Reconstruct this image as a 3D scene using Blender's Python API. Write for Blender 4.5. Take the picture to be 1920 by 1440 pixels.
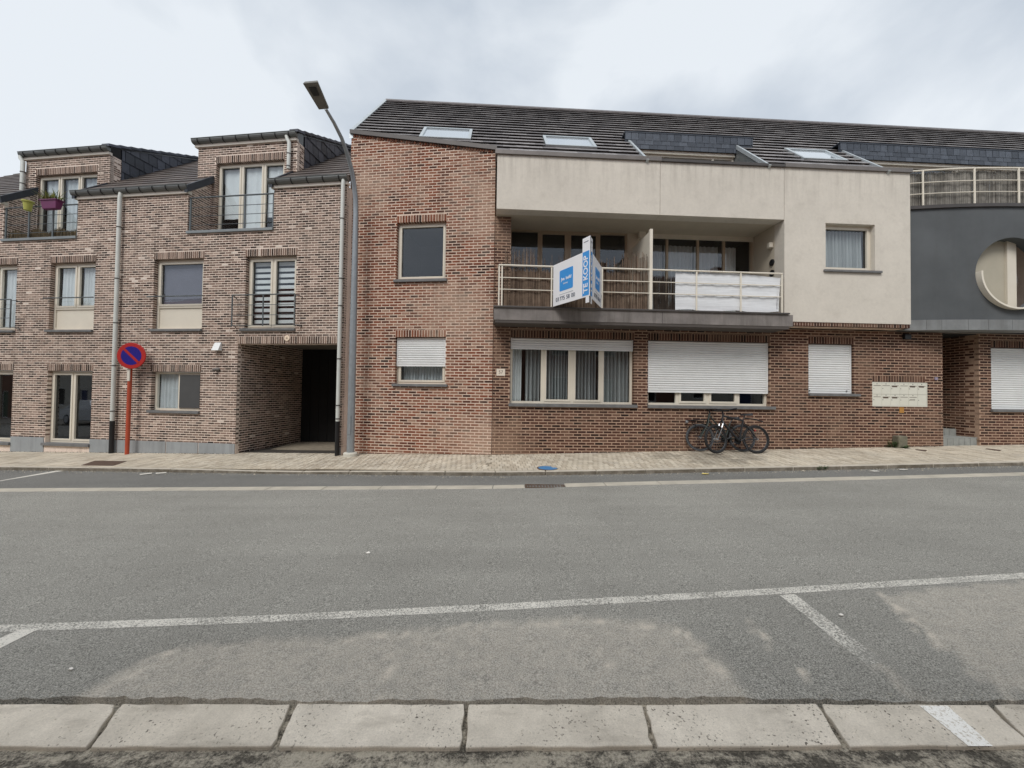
import bpy, math, random
from mathutils import Vector, Matrix
R0 = random.Random(11)
scene = bpy.context.scene
for o in list(bpy.data.objects): bpy.data.objects.remove(o)
COL = scene.collection
rad = math.radians

# ------------------------------------------------------------------ camera
FPX, EZ = 740.0, 1.64                       # focal length in pixels of a 1920 wide picture, eye height
cam_d = bpy.data.cameras.new('camera'); cam = bpy.data.objects.new('camera', cam_d); COL.objects.link(cam)
cam_d.sensor_width = 36.0; cam_d.lens = 36.0 * FPX / 1920.0; cam_d.clip_end = 2000; cam_d.clip_start = 0.05
CROT = Matrix.Rotation(math.pi/2 + rad(1.16), 3, 'X') @ Matrix.Rotation(rad(0.8), 3, 'Z')
cam.matrix_world = Matrix.Translation((0, 0, EZ)) @ CROT.to_4x4()
scene.camera = cam
scene.render.resolution_x, scene.render.resolution_y = 1024, 768

# ------------------------------------------------------------------ light
SUN_EL, SUN_AZ = 50.0, -22.0                # overcast glow high behind the camera, a little to its left
w = bpy.data.worlds.new('World'); scene.world = w; w.use_nodes = True
nt = w.node_tree; nt.nodes.clear()
def wn(t, **k):
    n = nt.nodes.new(t)
    for a, b in k.items(): setattr(n, a, b)
    return n
sky = wn('ShaderNodeTexSky', sky_type='NISHITA', sun_disc=False)
sky.sun_elevation = rad(SUN_EL); sky.sun_rotation = rad(180 - SUN_AZ)
bg1 = wn('ShaderNodeBackground'); bg1.inputs[1].default_value = 0.10
nt.links.new(sky.outputs[0], bg1.inputs[0])
tc = wn('ShaderNodeTexCoord'); mp = wn('ShaderNodeMapping'); mp.inputs['Scale'].default_value = (1.0, 1.0, 1.7)
mp.inputs['Location'].default_value = (3.1, 0.4, 0.3)
nt.links.new(tc.outputs['Generated'], mp.inputs[0])
no = wn('ShaderNodeTexNoise'); no.inputs['Scale'].default_value = 2.3; no.inputs['Detail'].default_value = 9; no.inputs['Roughness'].default_value = .50; no.inputs['Distortion'].default_value = .25
nt.links.new(mp.outputs[0], no.inputs['Vector'])
cr = wn('ShaderNodeValToRGB')
cr.color_ramp.elements[0].position = .41; cr.color_ramp.elements[0].color = (.44, .485, .54, 1)
cr.color_ramp.elements[1].position = .585; cr.color_ramp.elements[1].color = (.615, .65, .685, 1)
nt.links.new(no.outputs[0], cr.inputs[0])
bg2 = wn('ShaderNodeBackground'); bg2.inputs[1].default_value = 1.0
nt.links.new(cr.outputs[0], bg2.inputs[0])
mx = wn('ShaderNodeMixShader'); mx.inputs[0].default_value = .93
nt.links.new(bg1.outputs[0], mx.inputs[1]); nt.links.new(bg2.outputs[0], mx.inputs[2])
wo = wn('ShaderNodeOutputWorld'); nt.links.new(mx.outputs[0], wo.inputs[0])
sd = bpy.data.lights.new('sun', 'SUN'); sd.energy = 1.5; sd.angle = rad(24); sd.color = (1, .97, .93)
sun = bpy.data.objects.new('sun', sd); COL.objects.link(sun)
sdir = Vector((math.sin(rad(SUN_AZ)) * math.cos(rad(SUN_EL)), -math.cos(rad(SUN_AZ)) * math.cos(rad(SUN_EL)), math.sin(rad(SUN_EL))))
sun.rotation_euler = sdir.to_track_quat('Z', 'Y').to_euler(); sun.location = sdir * 60
vs = scene.view_settings; vs.view_transform = 'Standard'; vs.look = 'None'; vs.gamma = 1.0; vs.exposure = 0.48; vs.use_curve_mapping = False

# ------------------------------------------------------------------ pixels to places
def ray(x, y): return CROT @ Vector((x - 960, 720 - y, -FPX))
GK = 0.0245                                 # the street rises gently to the right
def gz(X): return GK * X
def ground(x, y, c=0.0):
    q = ray(x, y); t = (c - EZ) / (q.z - GK * q.x); P = q * t
    return P.x, P.y
class Fr:
    """upright wall frame: u along the wall, d into the building, z up"""
    def __init__(s, O, a):
        s.O = Vector((O[0], O[1])); s.a = a
        s.u = Vector((math.cos(a), math.sin(a))); s.n = Vector((-math.sin(a), math.cos(a)))
    def P(s, u, d, z):
        p = s.O + s.u * u + s.n * d
        return Vector((p.x, p.y, z))
    def uz(s, x, y, d=0.0):
        q = ray(x, y); q2 = Vector((q.x, q.y)); t = (s.O + s.n * d).dot(s.n) / q2.dot(s.n); p = q2 * t
        return (p - s.O).dot(s.u), q.z * t + EZ
    def u_of(s, x, y, d=0.0): return s.uz(x, y, d)[0]
    def z_of(s, x, y, d=0.0): return s.uz(x, y, d)[1]
    def side(s, u, d=0.0):                  # wall facing +u, its own u axis runs into the building
        p = s.O + s.u * u + s.n * d
        return Fr((p.x, p.y), s.a + math.pi/2)
    def side_l(s, u, d=0.0):                # wall facing -u
        p = s.O + s.u * u + s.n * d
        return Fr((p.x, p.y), s.a - math.pi/2)
AA = -rad(7.35)
FA = Fr((-4.26, 9.85), AA)                  # brick house with the passage
F2 = Fr((-4.09, 10.1), AA)                  # canted red brick end of the flats
U2 = F2.u_of(924, 700)
FB = Fr(F2.P(U2, 0, 0)[:2], rad(3.05))      # main front of the flats
def pave_z(X, Y):                           # pavement falls a little to the kerb
    yw = FA.P(0,0,0).y + (FA.P(0,0,0).x - X) * math.tan(-AA) if X < -4.1 else (FB.O.y + (X - FB.O.x) * math.tan(FB.a))
    return .12 + GK * X - .028 * max(0.0, yw - Y)

# ------------------------------------------------------------------ mesh helper
ORG = {}
class MB:
    def __init__(s): s.v = []; s.f = []; s.r = []
    def poly(s, pts, r=0.0):
        k = len(s.v); s.v += [Vector(p) for p in pts]; s.f.append(tuple(range(k, k + len(pts)))); s.r.append(r)
    def hexa(s, p, r=0.0):                  # p: 4 low (counter-clockwise from above) + 4 high
        k = len(s.v); s.v += [Vector(q) for q in p]
        for f in ((3,2,1,0), (4,5,6,7), (0,1,5,4), (1,2,6,5), (2,3,7,6), (3,0,4,7)):
            s.f.append(tuple(k + i for i in f)); s.r.append(r)
        return s
    def box(s, F, u0, u1, d0, d1, z0, z1, r=0.0, z1b=None):
        zb = z1 if z1b is None else z1b
        return s.hexa([F.P(u0,d0,z0), F.P(u1,d0,z0), F.P(u1,d1,z0), F.P(u0,d1,z0), F.P(u0,d0,z1), F.P(u1,d0,zb), F.P(u1,d1,zb), F.P(u0,d1,z1)], r)
    def prism(s, pts, vec, r=0.0):
        pts = [Vector(p) for p in pts]; vec = Vector(vec); n = len(pts); k = len(s.v)
        s.v += pts + [p + vec for p in pts]
        s.f.append(tuple(range(k + n - 1, k - 1, -1))); s.f.append(tuple(range(k + n, k + 2*n))); s.r += [r, r]
        for i in range(n):
            j = (i + 1) % n; s.f.append((k+i, k+j, k+n+j, k+n+i)); s.r.append(r)
        return s
    def tube(s, pts, rr, seg=8, closed=False, r=0.0):
        pts = [Vector(p) for p in pts]; n = len(pts); rs = rr if isinstance(rr, (list, tuple)) else [rr] * n
        k = len(s.v); nv = None
        for i, p in enumerate(pts):
            if closed: t = pts[(i+1) % n] - pts[i-1]
            else: t = pts[min(i+1, n-1)] - pts[max(i-1, 0)]
            t.normalize()
            if nv is None:
                nv = t.orthogonal().normalized()
            else:
                nv = nv - t * nv.dot(t)
                nv = nv.normalized() if nv.length > 1e-6 else t.orthogonal().normalized()
            b = t.cross(nv)
            for j in range(seg):
                a = 2 * math.pi * j / seg; s.v.append(p + (nv * math.cos(a) + b * math.sin(a)) * rs[i])
        for i in range(n if closed else n - 1):
            i2 = (i + 1) % n
            for j in range(seg):
                j2 = (j + 1) % seg; s.f.append((k+i*seg+j, k+i*seg+j2, k+i2*seg+j2, k+i2*seg+j)); s.r.append(r)
        if not closed:
            s.f.append(tuple(k + j for j in range(seg - 1, -1, -1))); s.f.append(tuple(k + (n-1)*seg + j for j in range(seg))); s.r += [r, r]
        return s
    def lathe(s, M, prof, seg=24, r=0.0):   # prof: (radius, height) about the local z axis of M
        k = len(s.v); n = len(prof)
        for q, h in prof:
            for j in range(seg):
                a = 2 * math.pi * j / seg; s.v.append(M @ Vector((q * math.cos(a), q * math.sin(a), h)))
        for i in range(n - 1):
            for j in range(seg):
                j2 = (j + 1) % seg; s.f.append((k+i*seg+j, k+i*seg+j2, k+(i+1)*seg+j2, k+(i+1)*seg+j)); s.r.append(r)
        s.f.append(tuple(k + j for j in range(seg - 1, -1, -1))); s.f.append(tuple(k + (n-1)*seg + j for j in range(seg))); s.r += [r, r]
        return s
    def wall(s, F, rects, d0, d1, r=0.0):
        for a, b, c, e in rects: s.box(F, a, b, d0, d1, c, e, r)
        return s
    def mesh(s, name, org, smooth=False):
        me = bpy.data.meshes.new(name)
        me.from_pydata([tuple(p - org) for p in s.v], [], s.f)
        at = me.attributes.new('rnd', 'FLOAT', 'FACE'); at.data.foreach_set('value', s.r)
        if smooth: me.polygons.foreach_set('use_smooth', [True] * len(s.f))
        me.update()
        return me
    def build(s, name, m, parent=None, org=None, smooth=False, bevel=0.0, label=None, kind=None):
        if parent is not None: org = ORG[parent.name]
        org = Vector(org) if org is not None else Vector((0, 0, 0))
        me = s.mesh(name, org, smooth); me.materials.append(m)
        o = bpy.data.objects.new(name, me); COL.objects.link(o); ORG[o.name] = org
        if parent is not None: o.parent = parent
        else: o.location = org
        if smooth:
            try: me.set_sharp_from_angle(angle=rad(40))
            except Exception: pass
        if bevel:
            b = o.modifiers.new('edge', 'BEVEL'); b.width = bevel; b.segments = 2; b.limit_method = 'ANGLE'
        if label: o['label'] = label
        if kind: o['kind'] = kind
        return o
def thing(name, org, label, cat, group=None):
    o = bpy.data.objects.new(name, None); COL.objects.link(o); o.location = org; o.empty_display_size = .2
    ORG[o.name] = Vector(org); o['label'] = label; o['category'] = cat
    if group: o['group'] = group
    return o
def tag(o, label, cat, group=None):
    o['label'] = label; o['category'] = cat
    if group: o['group'] = group
    return o
class Pieces:
    """many alike pieces: the nearest ones become objects sharing mesh data, the rest one joined mesh"""
    def __init__(s, verts, faces, m, nvar=12):
        s.vs = [Vector(v) for v in verts]; s.fs = faces; s.m = m; s.full = []; s.mb = MB(); s.nvar = nvar
    def add(s, M, r): s.full.append((M, r))
    def finish(s, name, parent, stuff, limit=300, smooth=False):
        eye = Vector((0, 0, EZ)); org = ORG[parent.name]
        s.full.sort(key=lambda q: (q[0].translation - eye).length_squared)
        var = []
        for i in range(s.nvar):
            b = MB(); b.v = [v.copy() for v in s.vs]; b.f = list(s.fs); b.r = [(i + .5) / s.nvar] * len(s.fs)
            me = b.mesh(name, Vector((0, 0, 0)), smooth); me.materials.append(s.m); var.append(me)
        for M, r in s.full[:limit]:
            o = bpy.data.objects.new(name, var[min(s.nvar - 1, int(r * s.nvar))]); COL.objects.link(o)
            o.parent = parent; o.matrix_basis = Matrix.Translation(-org) @ M
        for M, r in s.full[limit:]:
            k = len(s.mb.v); s.mb.v += [M @ v for v in s.vs]
            s.mb.f += [tuple(k + i for i in f) for f in s.fs]; s.mb.r += [r] * len(s.fs)
        if s.mb.f:
            s.mb.build(stuff, s.m, parent, smooth=smooth, kind='stuff')
BOXF = [(3,2,1,0), (4,5,6,7), (0,1,5,4), (1,2,6,5), (2,3,7,6), (3,0,4,7)]
def subtract(rects, h):
    out = []
    for a, b, c, e in rects:
        x0, x1, y0, y1 = max(a, h[0]), min(b, h[1]), max(c, h[2]), min(e, h[3])
        if x0 >= x1 or y0 >= y1: out.append((a, b, c, e)); continue
        if a < x0: out.append((a, x0, c, e))
        if x1 < b: out.append((x1, b, c, e))
        if c < y0: out.append((x0, x1, c, y0))
        if y1 < e: out.append((x0, x1, y1, e))
    return out
def minus(rect, holes, grow=0.0):
    rs = [rect]
    for h in holes: rs = subtract(rs, (h[0]-grow, h[1]+grow, h[2]-grow, h[3]+grow))
    return rs
def clip_poly(pts, a, b, c):                # keep a*x+b*y<=c
    out = []; n = len(pts)
    for i in range(n):
        p, q = pts[i], pts[(i+1) % n]; fp, fq = a*p[0]+b*p[1]-c, a*q[0]+b*q[1]-c
        if fp <= 0: out.append(p)
        if (fp < 0 < fq) or (fq < 0 < fp):
            t = fp / (fp - fq); out.append((p[0]+(q[0]-p[0])*t, p[1]+(q[1]-p[1])*t))
    return out
def clip_convex(pts, poly):                 # poly counter-clockwise convex
    for i in range(len(poly)):
        (x0, y0), (x1, y1) = poly[i], poly[(i+1) % len(poly)]
        a, b = (y1 - y0), -(x1 - x0); pts = clip_poly(pts, a, b, a*x0 + b*y0)
        if len(pts) < 3: return []
    return pts
def area(p): return abs(sum(p[i][0]*p[(i+1)%len(p)][1] - p[(i+1)%len(p)][0]*p[i][1] for i in range(len(p)))) / 2

# ------------------------------------------------------------------ materials
def S(r, g, b, k=1.0):
    f = lambda c: ((c/255) / 12.92 if c/255 <= .04045 else ((c/255 + .055) / 1.055) ** 2.4) * k
    return (f(r), f(g), f(b), 1)
class NT:
    def __init__(s, name):
        s.m = bpy.data.materials.new(name); s.m.use_nodes = True; s.t = s.m.node_tree; s.t.nodes.clear()
        s.pos = s.n('ShaderNodeNewGeometry').outputs['Position']
    def n(s, t, **k):
        q = s.t.nodes.new(t)
        for a, b in k.items(): setattr(q, a, b)
        return q
    def put(s, sock, v):
        if hasattr(v, 'is_linked') or isinstance(v, bpy.types.NodeSocket): s.t.links.new(v, sock)
        else: sock.default_value = v
    def noise(s, scale, detail=3, rough=.5, vec=None, dist=0.0, stretch=None):
        q = s.n('ShaderNodeTexNoise'); q.inputs['Scale'].default_value = scale; q.inputs['Detail'].default_value = detail
        q.inputs['Roughness'].default_value = rough; q.inputs['Distortion'].default_value = dist
        v = vec or s.pos
        if stretch:
            mpn = s.n('ShaderNodeMapping'); mpn.inputs['Scale'].default_value = stretch; s.t.links.new(v, mpn.inputs[0]); v = mpn.outputs[0]
        s.t.links.new(v, q.inputs['Vector']); return q.outputs[0]
    def rng(s, v, a, b, c, e):
        q = s.n('ShaderNodeMapRange'); s.put(q.inputs[0], v)
        for i, x in enumerate((a, b, c, e)): q.inputs[i+1].default_value = x
        return q.outputs[0]
    def math(s, op, a, b=0.0):
        q = s.n('ShaderNodeMath', operation=op); s.put(q.inputs[0], a); s.put(q.inputs[1], b); return q.outputs[0]
    def mix(s, f, a, b, mode='MIX'):
        q = s.n('ShaderNodeMix', data_type='RGBA', blend_type=mode); s.put(q.inputs[0], f); s.put(q.inputs[6], a); s.put(q.inputs[7], b); return q.outputs[2]
    def ramp(s, v, stops):
        q = s.n('ShaderNodeValToRGB'); e = q.color_ramp.elements
        while len(e) < len(stops): e.new(.5)
        for i, (p, c) in enumerate(stops): e[i].position = p; e[i].color = c
        s.t.links.new(v, q.inputs[0]); return q.outputs[0]
    def attr(s, name='rnd'):
        return s.n('ShaderNodeAttribute', attribute_name=name).outputs['Fac']
    def scale(s, col, v):                   # colour times a value
        return s.mix(1.0, col, s.comb(v), 'MULTIPLY')
    def comb(s, v):
        q = s.n('ShaderNodeCombineColor')
        for i in range(3): s.put(q.inputs[i], v)
        return q.outputs[0]
    def bump(s, h, strength, dist=.01):
        q = s.n('ShaderNodeBump'); q.inputs['Strength'].default_value = strength; q.inputs['Distance'].default_value = dist
        s.t.links.new(h, q.inputs['Height']); return q.outputs[0]
    def out(s, col, rough=.7, metal=0.0, normal=None, spec=.5):
        p = s.n('ShaderNodeBsdfPrincipled'); s.put(p.inputs['Base Color'], col); s.put(p.inputs['Roughness'], rough)
        p.inputs['Metallic'].default_value = metal; p.inputs['Specular IOR Level'].default_value = spec
        if normal is not None: s.t.links.new(normal, p.inputs['Normal'])
        o = s.n('ShaderNodeOutputMaterial'); s.t.links.new(p.outputs[0], o.inputs[0]); return s.m
def plain(name, c, rough=.6, metal=0.0, var=.12, vscale=3.0, bump=0.0, bscale=60.0, spec=.5, dirt=0.0):
    q = NT(name); nz = q.noise(vscale, 5, .6)
    col = q.scale(c, q.rng(nz, .3, .7, 1 - var, 1 + var))
    if dirt:
        st = q.noise(1.6, 6, .65, stretch=(3.5, 3.5, .35)); col = q.mix(q.rng(st, .48, .75, 0, dirt), col, S(70, 64, 56))
    nb = q.bump(q.noise(bscale, 4, .6), bump) if bump else None
    return q.out(col, rough, metal, nb, spec)
SPOTS = [(-.75, 9.67, .35, 1.0), (-.15, 9.64, .2, .75), (-3.9, 10.1, 6.8, .8), (-.55, 9.65, 6.2, 1.1), (-1.3, 9.7, 3.6, .9)]   # lime bloom: x, y, z, size
def brick_mat(name, stops, pale, pale_amt, soot=.25, seed=0.0, spots=()):
    q = NT(name); r = q.attr()
    col = q.ramp(r, stops)
    g = q.noise(38 + seed, 4, .65); col = q.scale(col, q.rng(g, .3, .7, .78, 1.22))
    big = q.noise(.75 + seed*.01, 5, .62); q2 = q.noise(4.0, 4, .6)
    msk = q.math('MULTIPLY', q.rng(big, .47, .66, 0, 1), q.rng(q2, .35, .65, .25, 1))
    col = q.mix(q.math('MULTIPLY', msk, pale_amt), col, pale)
    st = q.noise(1.2, 6, .7, stretch=(3.2, 3.2, .28)); col = q.mix(q.rng(st, .52, .72, 0, .42), col, S(66, 56, 48))
    for (x, y, z, w_) in spots:
        vd = q.n('ShaderNodeVectorMath', operation='DISTANCE'); q.t.links.new(q.pos, vd.inputs[0]); vd.inputs[1].default_value = (x, y, z)
        e = q.math('ADD', vd.outputs['Value'], q.rng(q.noise(2.5, 5, .7), .3, .7, -.45, .45)); col = q.mix(q.rng(e, w_*.35, w_*1.15, .50, 0), col, pale)
    return q.out(col, .88, 0, q.bump(q.noise(120, 3, .6), .35, .004), .25)
def mortar_mat(name, c, dark, amt):
    q = NT(name); big = q.noise(.8, 6, .65)
    col = q.mix(q.math('MULTIPLY', q.rng(big, .42, .7, 0, 1), amt), c, dark)
    st = q.noise(1.2, 6, .7, stretch=(3.2, 3.2, .28)); col = q.mix(q.rng(st, .52, .72, 0, .34), col, S(96, 82, 70))
    col = q.scale(col, q.rng(q.noise(45, 4, .6), .3, .7, .85, 1.12))
    return q.out(col, .95, 0, q.bump(q.noise(160, 3, .6), .4, .004), .15)
M = {}
def stucco_mat():
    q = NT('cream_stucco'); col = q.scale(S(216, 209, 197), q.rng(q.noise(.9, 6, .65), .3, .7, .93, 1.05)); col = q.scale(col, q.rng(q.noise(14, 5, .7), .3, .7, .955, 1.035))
    sep = q.n('ShaderNodeSeparateXYZ'); q.t.links.new(q.pos, sep.inputs[0]); z = sep.outputs[2]
    st = q.noise(2.2, 5, .7, stretch=(3.0, 3.0, .25)); run = q.math('MULTIPLY', q.rng(st, .45, .68, 0, 1), q.rng(z, 6.2, 7.3, 0, .30))
    col = q.mix(run, col, S(120, 112, 102)); low = q.math('MULTIPLY', q.rng(q.noise(3.1, 6, .7), .52, .7, 0, 1), .16); col = q.mix(low, col, S(150, 141, 130))
    h = q.math('ADD', q.noise(60, 4, .7), q.math('MULTIPLY', q.noise(7, 4, .6), 1.2)); return q.out(col, .93, 0, q.bump(h, .35, .006), .2)
M['brickA'] = brick_mat('brown_brick', [(0, S(46, 36, 31)), (.18, S(74, 58, 50)), (.42, S(102, 83, 72)), (.66, S(122, 100, 88)), (.9, S(144, 121, 108)), (.982, S(168, 148, 134)), (1, S(222, 210, 198))], S(176, 158, 144), .40)
M['mortarA'] = mortar_mat('pale_mortar', S(238, 221, 207), S(208, 190, 175), .5)
M['brick2'] = brick_mat('red_brick_canted', [(0, S(50, 38, 33)), (.12, S(86, 54, 43)), (.4, S(119, 69, 50)), (.65, S(134, 82, 61)), (.85, S(136, 96, 76)), (1, S(160, 130, 112))], S(178, 153, 134), .62, seed=3, spots=SPOTS)
M['mortar2'] = mortar_mat('pink_mortar', S(226, 204, 186), S(192, 168, 150), .55)
M['brickB'] = brick_mat('red_brown_brick_shaded', [(0, S(42, 30, 26)), (.25, S(66, 43, 36)), (.55, S(84, 55, 45)), (.85, S(98, 68, 55)), (1, S(116, 90, 75))], S(140, 116, 98), .55, seed=5, spots=SPOTS)  # darker copy of the canted brick: overhang shade and dirt in the colour
M['mortarB'] = mortar_mat('tan_mortar_shaded', S(186, 158, 137), S(152, 127, 108), .6)  # same mortar, deeper: overhang shade and dirt put into the colour
M['stucco'] = stucco_mat()
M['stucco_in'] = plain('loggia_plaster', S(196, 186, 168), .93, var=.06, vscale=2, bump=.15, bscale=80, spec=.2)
M['grey_stucco'] = plain('grey_stucco', S(93, 96, 98), .9, var=.16, vscale=.7, bump=.2, bscale=90, spec=.2, dirt=.1)
M['cream'] = plain('cream_paint', S(220, 212, 196), .45, var=.04)
M['cream_rail'] = plain('cream_rail', S(228, 220, 204), .45, var=.06)
M['panel'] = plain('cream_panel', S(216, 208, 196), .5, var=.04)
M['white'] = plain('white_shutter', S(232, 233, 232), .5, var=.05, vscale=2)
M['bluestone'] = plain('blue_stone', S(112, 112, 112), .75, var=.18, vscale=6, bump=.2)
M['plinth'] = plain('grey_plinth', S(150, 154, 156), .7, var=.10, vscale=2.2, bump=.15, dirt=.35)
M['concrete'] = plain('weathered_concrete', S(128, 122, 118), .85, var=.22, vscale=2.5, bump=.3, dirt=.55)
M['dark_metal'] = plain('dark_zinc', S(82, 78, 76), .5, .3, var=.12)
M['zinc'] = plain('grey_zinc', S(138, 142, 142), .42, .55, var=.1)
M['zinc_light'] = plain('pale_zinc', S(188, 194, 196), .4, .4, var=.08)
M['gutter'] = plain('zinc_gutter', S(112, 114, 112), .45, .5, var=.12)
M['black'] = plain('black_iron', S(26, 26, 27), .45, var=.2)
M['pipe'] = plain('zinc_downpipe', S(206, 208, 202), .5, .0, var=.06)
M['steel'] = plain('galvanised_steel', S(152, 158, 162), .45, .45, var=.1, vscale=12)
M['rail_grey'] = plain('grey_railing', S(98, 104, 106), .45, .3, var=.1)
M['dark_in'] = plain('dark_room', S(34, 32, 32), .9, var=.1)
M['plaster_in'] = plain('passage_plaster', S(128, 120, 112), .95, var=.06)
M['passage'] = plain('passage_dark', S(30, 28, 26), .95, var=.12)  # near-black colour stands in for deep shade and keeps bounce low
M['curtain'] = plain('white_curtain', S(228, 230, 228), .9, var=.05)
M['net'] = plain('grey_net_curtain', S(206, 210, 210), .9, var=.06)
M['blinds'] = plain('grey_drape', S(170, 173, 171), .9, var=.05)
M['blind'] = plain('grey_blind', S(112, 110, 120), .8, var=.05)
M['screen'] = plain('insect_screen', S(76, 76, 76), .85, var=.06)
M['debris'] = plain('grit', S(176, 168, 152), .95, var=.3, vscale=20)
def glass_mat():
    q = NT('window_glass'); fr = q.n('ShaderNodeFresnel'); fr.inputs[0].default_value = 1.85
    tr = q.n('ShaderNodeBsdfTransparent'); tr.inputs[0].default_value = (.94, .96, .97, 1)
    gl = q.n('ShaderNodeBsdfGlossy'); gl.inputs['Roughness'].default_value = .02; gl.inputs[0].default_value = (.92, .95, 1, 1)
    
    m_ = q.n('ShaderNodeMixShader'); bf = q.n('ShaderNodeNewGeometry').outputs['Backfacing']; q.t.links.new(q.math('MULTIPLY', fr.outputs[0], q.math('SUBTRACT', 1.0, bf)), m_.inputs[0]); q.t.links.new(tr.outputs[0], m_.inputs[1]); q.t.links.new(gl.outputs[0], m_.inputs[2])
    o = q.n('ShaderNodeOutputMaterial'); q.t.links.new(m_.outputs[0], o.inputs[0]); return q.m
M['glass'] = glass_mat()
def roofglass():
    q = NT('skylight_glass'); return q.out(S(206, 213, 218), .05, .55, None, 1.0)  # pale base colour stands in for bright sky mirrored in the glass
M['roofglass'] = roofglass()
def tile_mat(name, a, b, rough=.42):
    q = NT(name); col = q.mix(q.attr(), a, b); col = q.scale(col, q.rng(q.noise(9, 5, .65), .3, .7, .75, 1.25))
    return q.out(col, rough, 0, q.bump(q.noise(70, 3, .6), .25, .004), .6)
M['tileB'] = tile_mat('slate_grey_tile', S(106, 101, 100), S(150, 145, 143))
M['tileA'] = tile_mat('brown_grey_tile', S(70, 62, 58), S(98, 88, 82), .6)
M['slate'] = tile_mat('dark_slate', S(34, 38, 47), S(80, 84, 96), .5)
M['slateB'] = tile_mat('blue_grey_slate', S(50, 56, 66), S(78, 84, 94), .5)

# ================================================================== GROUND, ROAD, PAVEMENT
def interp(pl, X):
    if X <= pl[0][0]: a, b = pl[0], pl[1]
    elif X >= pl[-1][0]: a, b = pl[-2], pl[-1]
    else:
        for a, b in zip(pl, pl[1:]):
            if a[0] <= X <= b[0]: break
    return a[1] + (b[1] - a[1]) * (X - a[0]) / (b[0] - a[0])
KERB = [(-60, 11.0), (-11.56, 8.97), (-8.44, 8.63), (-5.29, 8.25), (-3.48, 8.09), (-2.03, 7.92), (-.18, 7.77), (1.5, 7.80), (3.55, 7.89), (6.52, 8.02), (8.86, 8.15), (10.69, 8.25), (60, 10.6)]
GUT_F = [(-60, 8.0), (-8.87, 6.90), (-2.9, 6.79), (-.156, 6.735), (2.29, 6.90), (5.77, 7.07), (9.47, 7.31), (60, 9.8)]
GUT_W = .235
LINE = [(-3.61, 2.835), (-1.845, 2.915), (.024, 3.053), (2.1, 3.23), (4.46, 3.455)]
def dist_seg(p, a, b):
    ax, ay = b[0]-a[0], b[1]-a[1]; t = max(0, min(1, ((p[0]-a[0])*ax + (p[1]-a[1])*ay) / (ax*ax + ay*ay + 1e-9)))
    return math.hypot(p[0]-a[0]-ax*t, p[1]-a[1]-ay*t)
def inside(p, poly):
    c = False; j = len(poly) - 1
    for i in range(len(poly)):
        if (poly[i][1] > p[1]) != (poly[j][1] > p[1]) and p[0] < (poly[j][0]-poly[i][0])*(p[1]-poly[i][1])/(poly[j][1]-poly[i][1])+poly[i][0]: c = not c
        j = i
    return c
# ---- materials of the ground
def asphalt(name, c, k=1.0, dustc=None):
    q = NT(name)
    fine = q.noise(125, 3, .8); mid = q.noise(46, 3, .6); big = q.noise(.55, 5, .6)
    col = q.scale(c, q.rng(fine, .32, .68, 1 - .85*k, 1 + .85*k))
    col = q.scale(col, q.rng(mid, .3, .7, 1 - .12*k, 1 + .12*k))
    col = q.scale(col, q.rng(big, .3, .7, .90, 1.10))
    strk = q.noise(1.0, 4, .6, stretch=(.25, 2.2, 1)); col = q.scale(col, q.rng(strk, .3, .7, .93, 1.07))
    sp = q.noise(95, 1, .5); col = q.mix(q.rng(sp, .70, .76, 0, .5*k), col, S(200, 196, 186)); col = q.mix(q.rng(sp, .30, .25, 0, .6*k), col, S(48, 46, 44))
    if dustc:
        d = q.attr('dust'); d = q.math('MULTIPLY', d, q.rng(q.noise(11, 7, .78), .33, .62, .40, 1.2))
        col = q.mix(d, col, q.scale(dustc, q.rng(fine, .32, .68, .70, 1.25)))
    return q.out(col, .92, 0, q.bump(q.noise(190, 3, .7), .75, .006), .25)
M['asphalt'] = asphalt('road_asphalt', S(144, 142, 135), 1.0, S(204, 195, 181))
M['asphalt_strip'] = asphalt('strip_asphalt', S(120, 119, 115), .8)
def paint():
    q = NT('road_paint'); f = q.noise(85, 4, .75); b = q.noise(2.6, 4, .65)
    wear = q.math('ADD', q.rng(f, .35, .65, -.34, .34), q.rng(b, .3, .7, -.14, .14)); wear = q.math('ADD', wear, q.attr())
    msk = q.rng(wear, -.12, .14, 0, 1)
    col = q.mix(msk, q.scale(S(142, 140, 133), q.rng(f, .3, .7, .5, 1.5)), S(214, 210, 200))
    return q.out(col, .8, 0, q.bump(f, .5, .004), .3)
M['paint'] = paint()
def slab_mat():
    q = NT('gutter_slab_concrete'); col = q.scale(S(222, 213, 198), q.rng(q.noise(3.2, 7, .7), .3, .7, .74, 1.12))
    col = q.scale(col, q.rng(q.noise(130, 3, .7), .3, .7, .86, 1.12)); col = q.mix(q.rng(q.attr(), 0, 1, 0, .25), col, S(150, 140, 122))
    pit = q.noise(70, 2, .5); msk = q.math('MULTIPLY', q.rng(pit, .62, .68, 0, 1), q.rng(q.noise(2.6, 4, .6), .44, .60, 0, 1))
    col = q.mix(msk, col, S(84, 78, 70)); st = q.noise(2.0, 5, .6, stretch=(1, 3, 1)); col = q.mix(q.rng(st, .56, .72, 0, .4), col, S(120, 112, 100))
    return q.out(col, .9, 0, q.bump(q.noise(110, 4, .7), .5, .004), .25)
M['slab'] = slab_mat()
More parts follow.
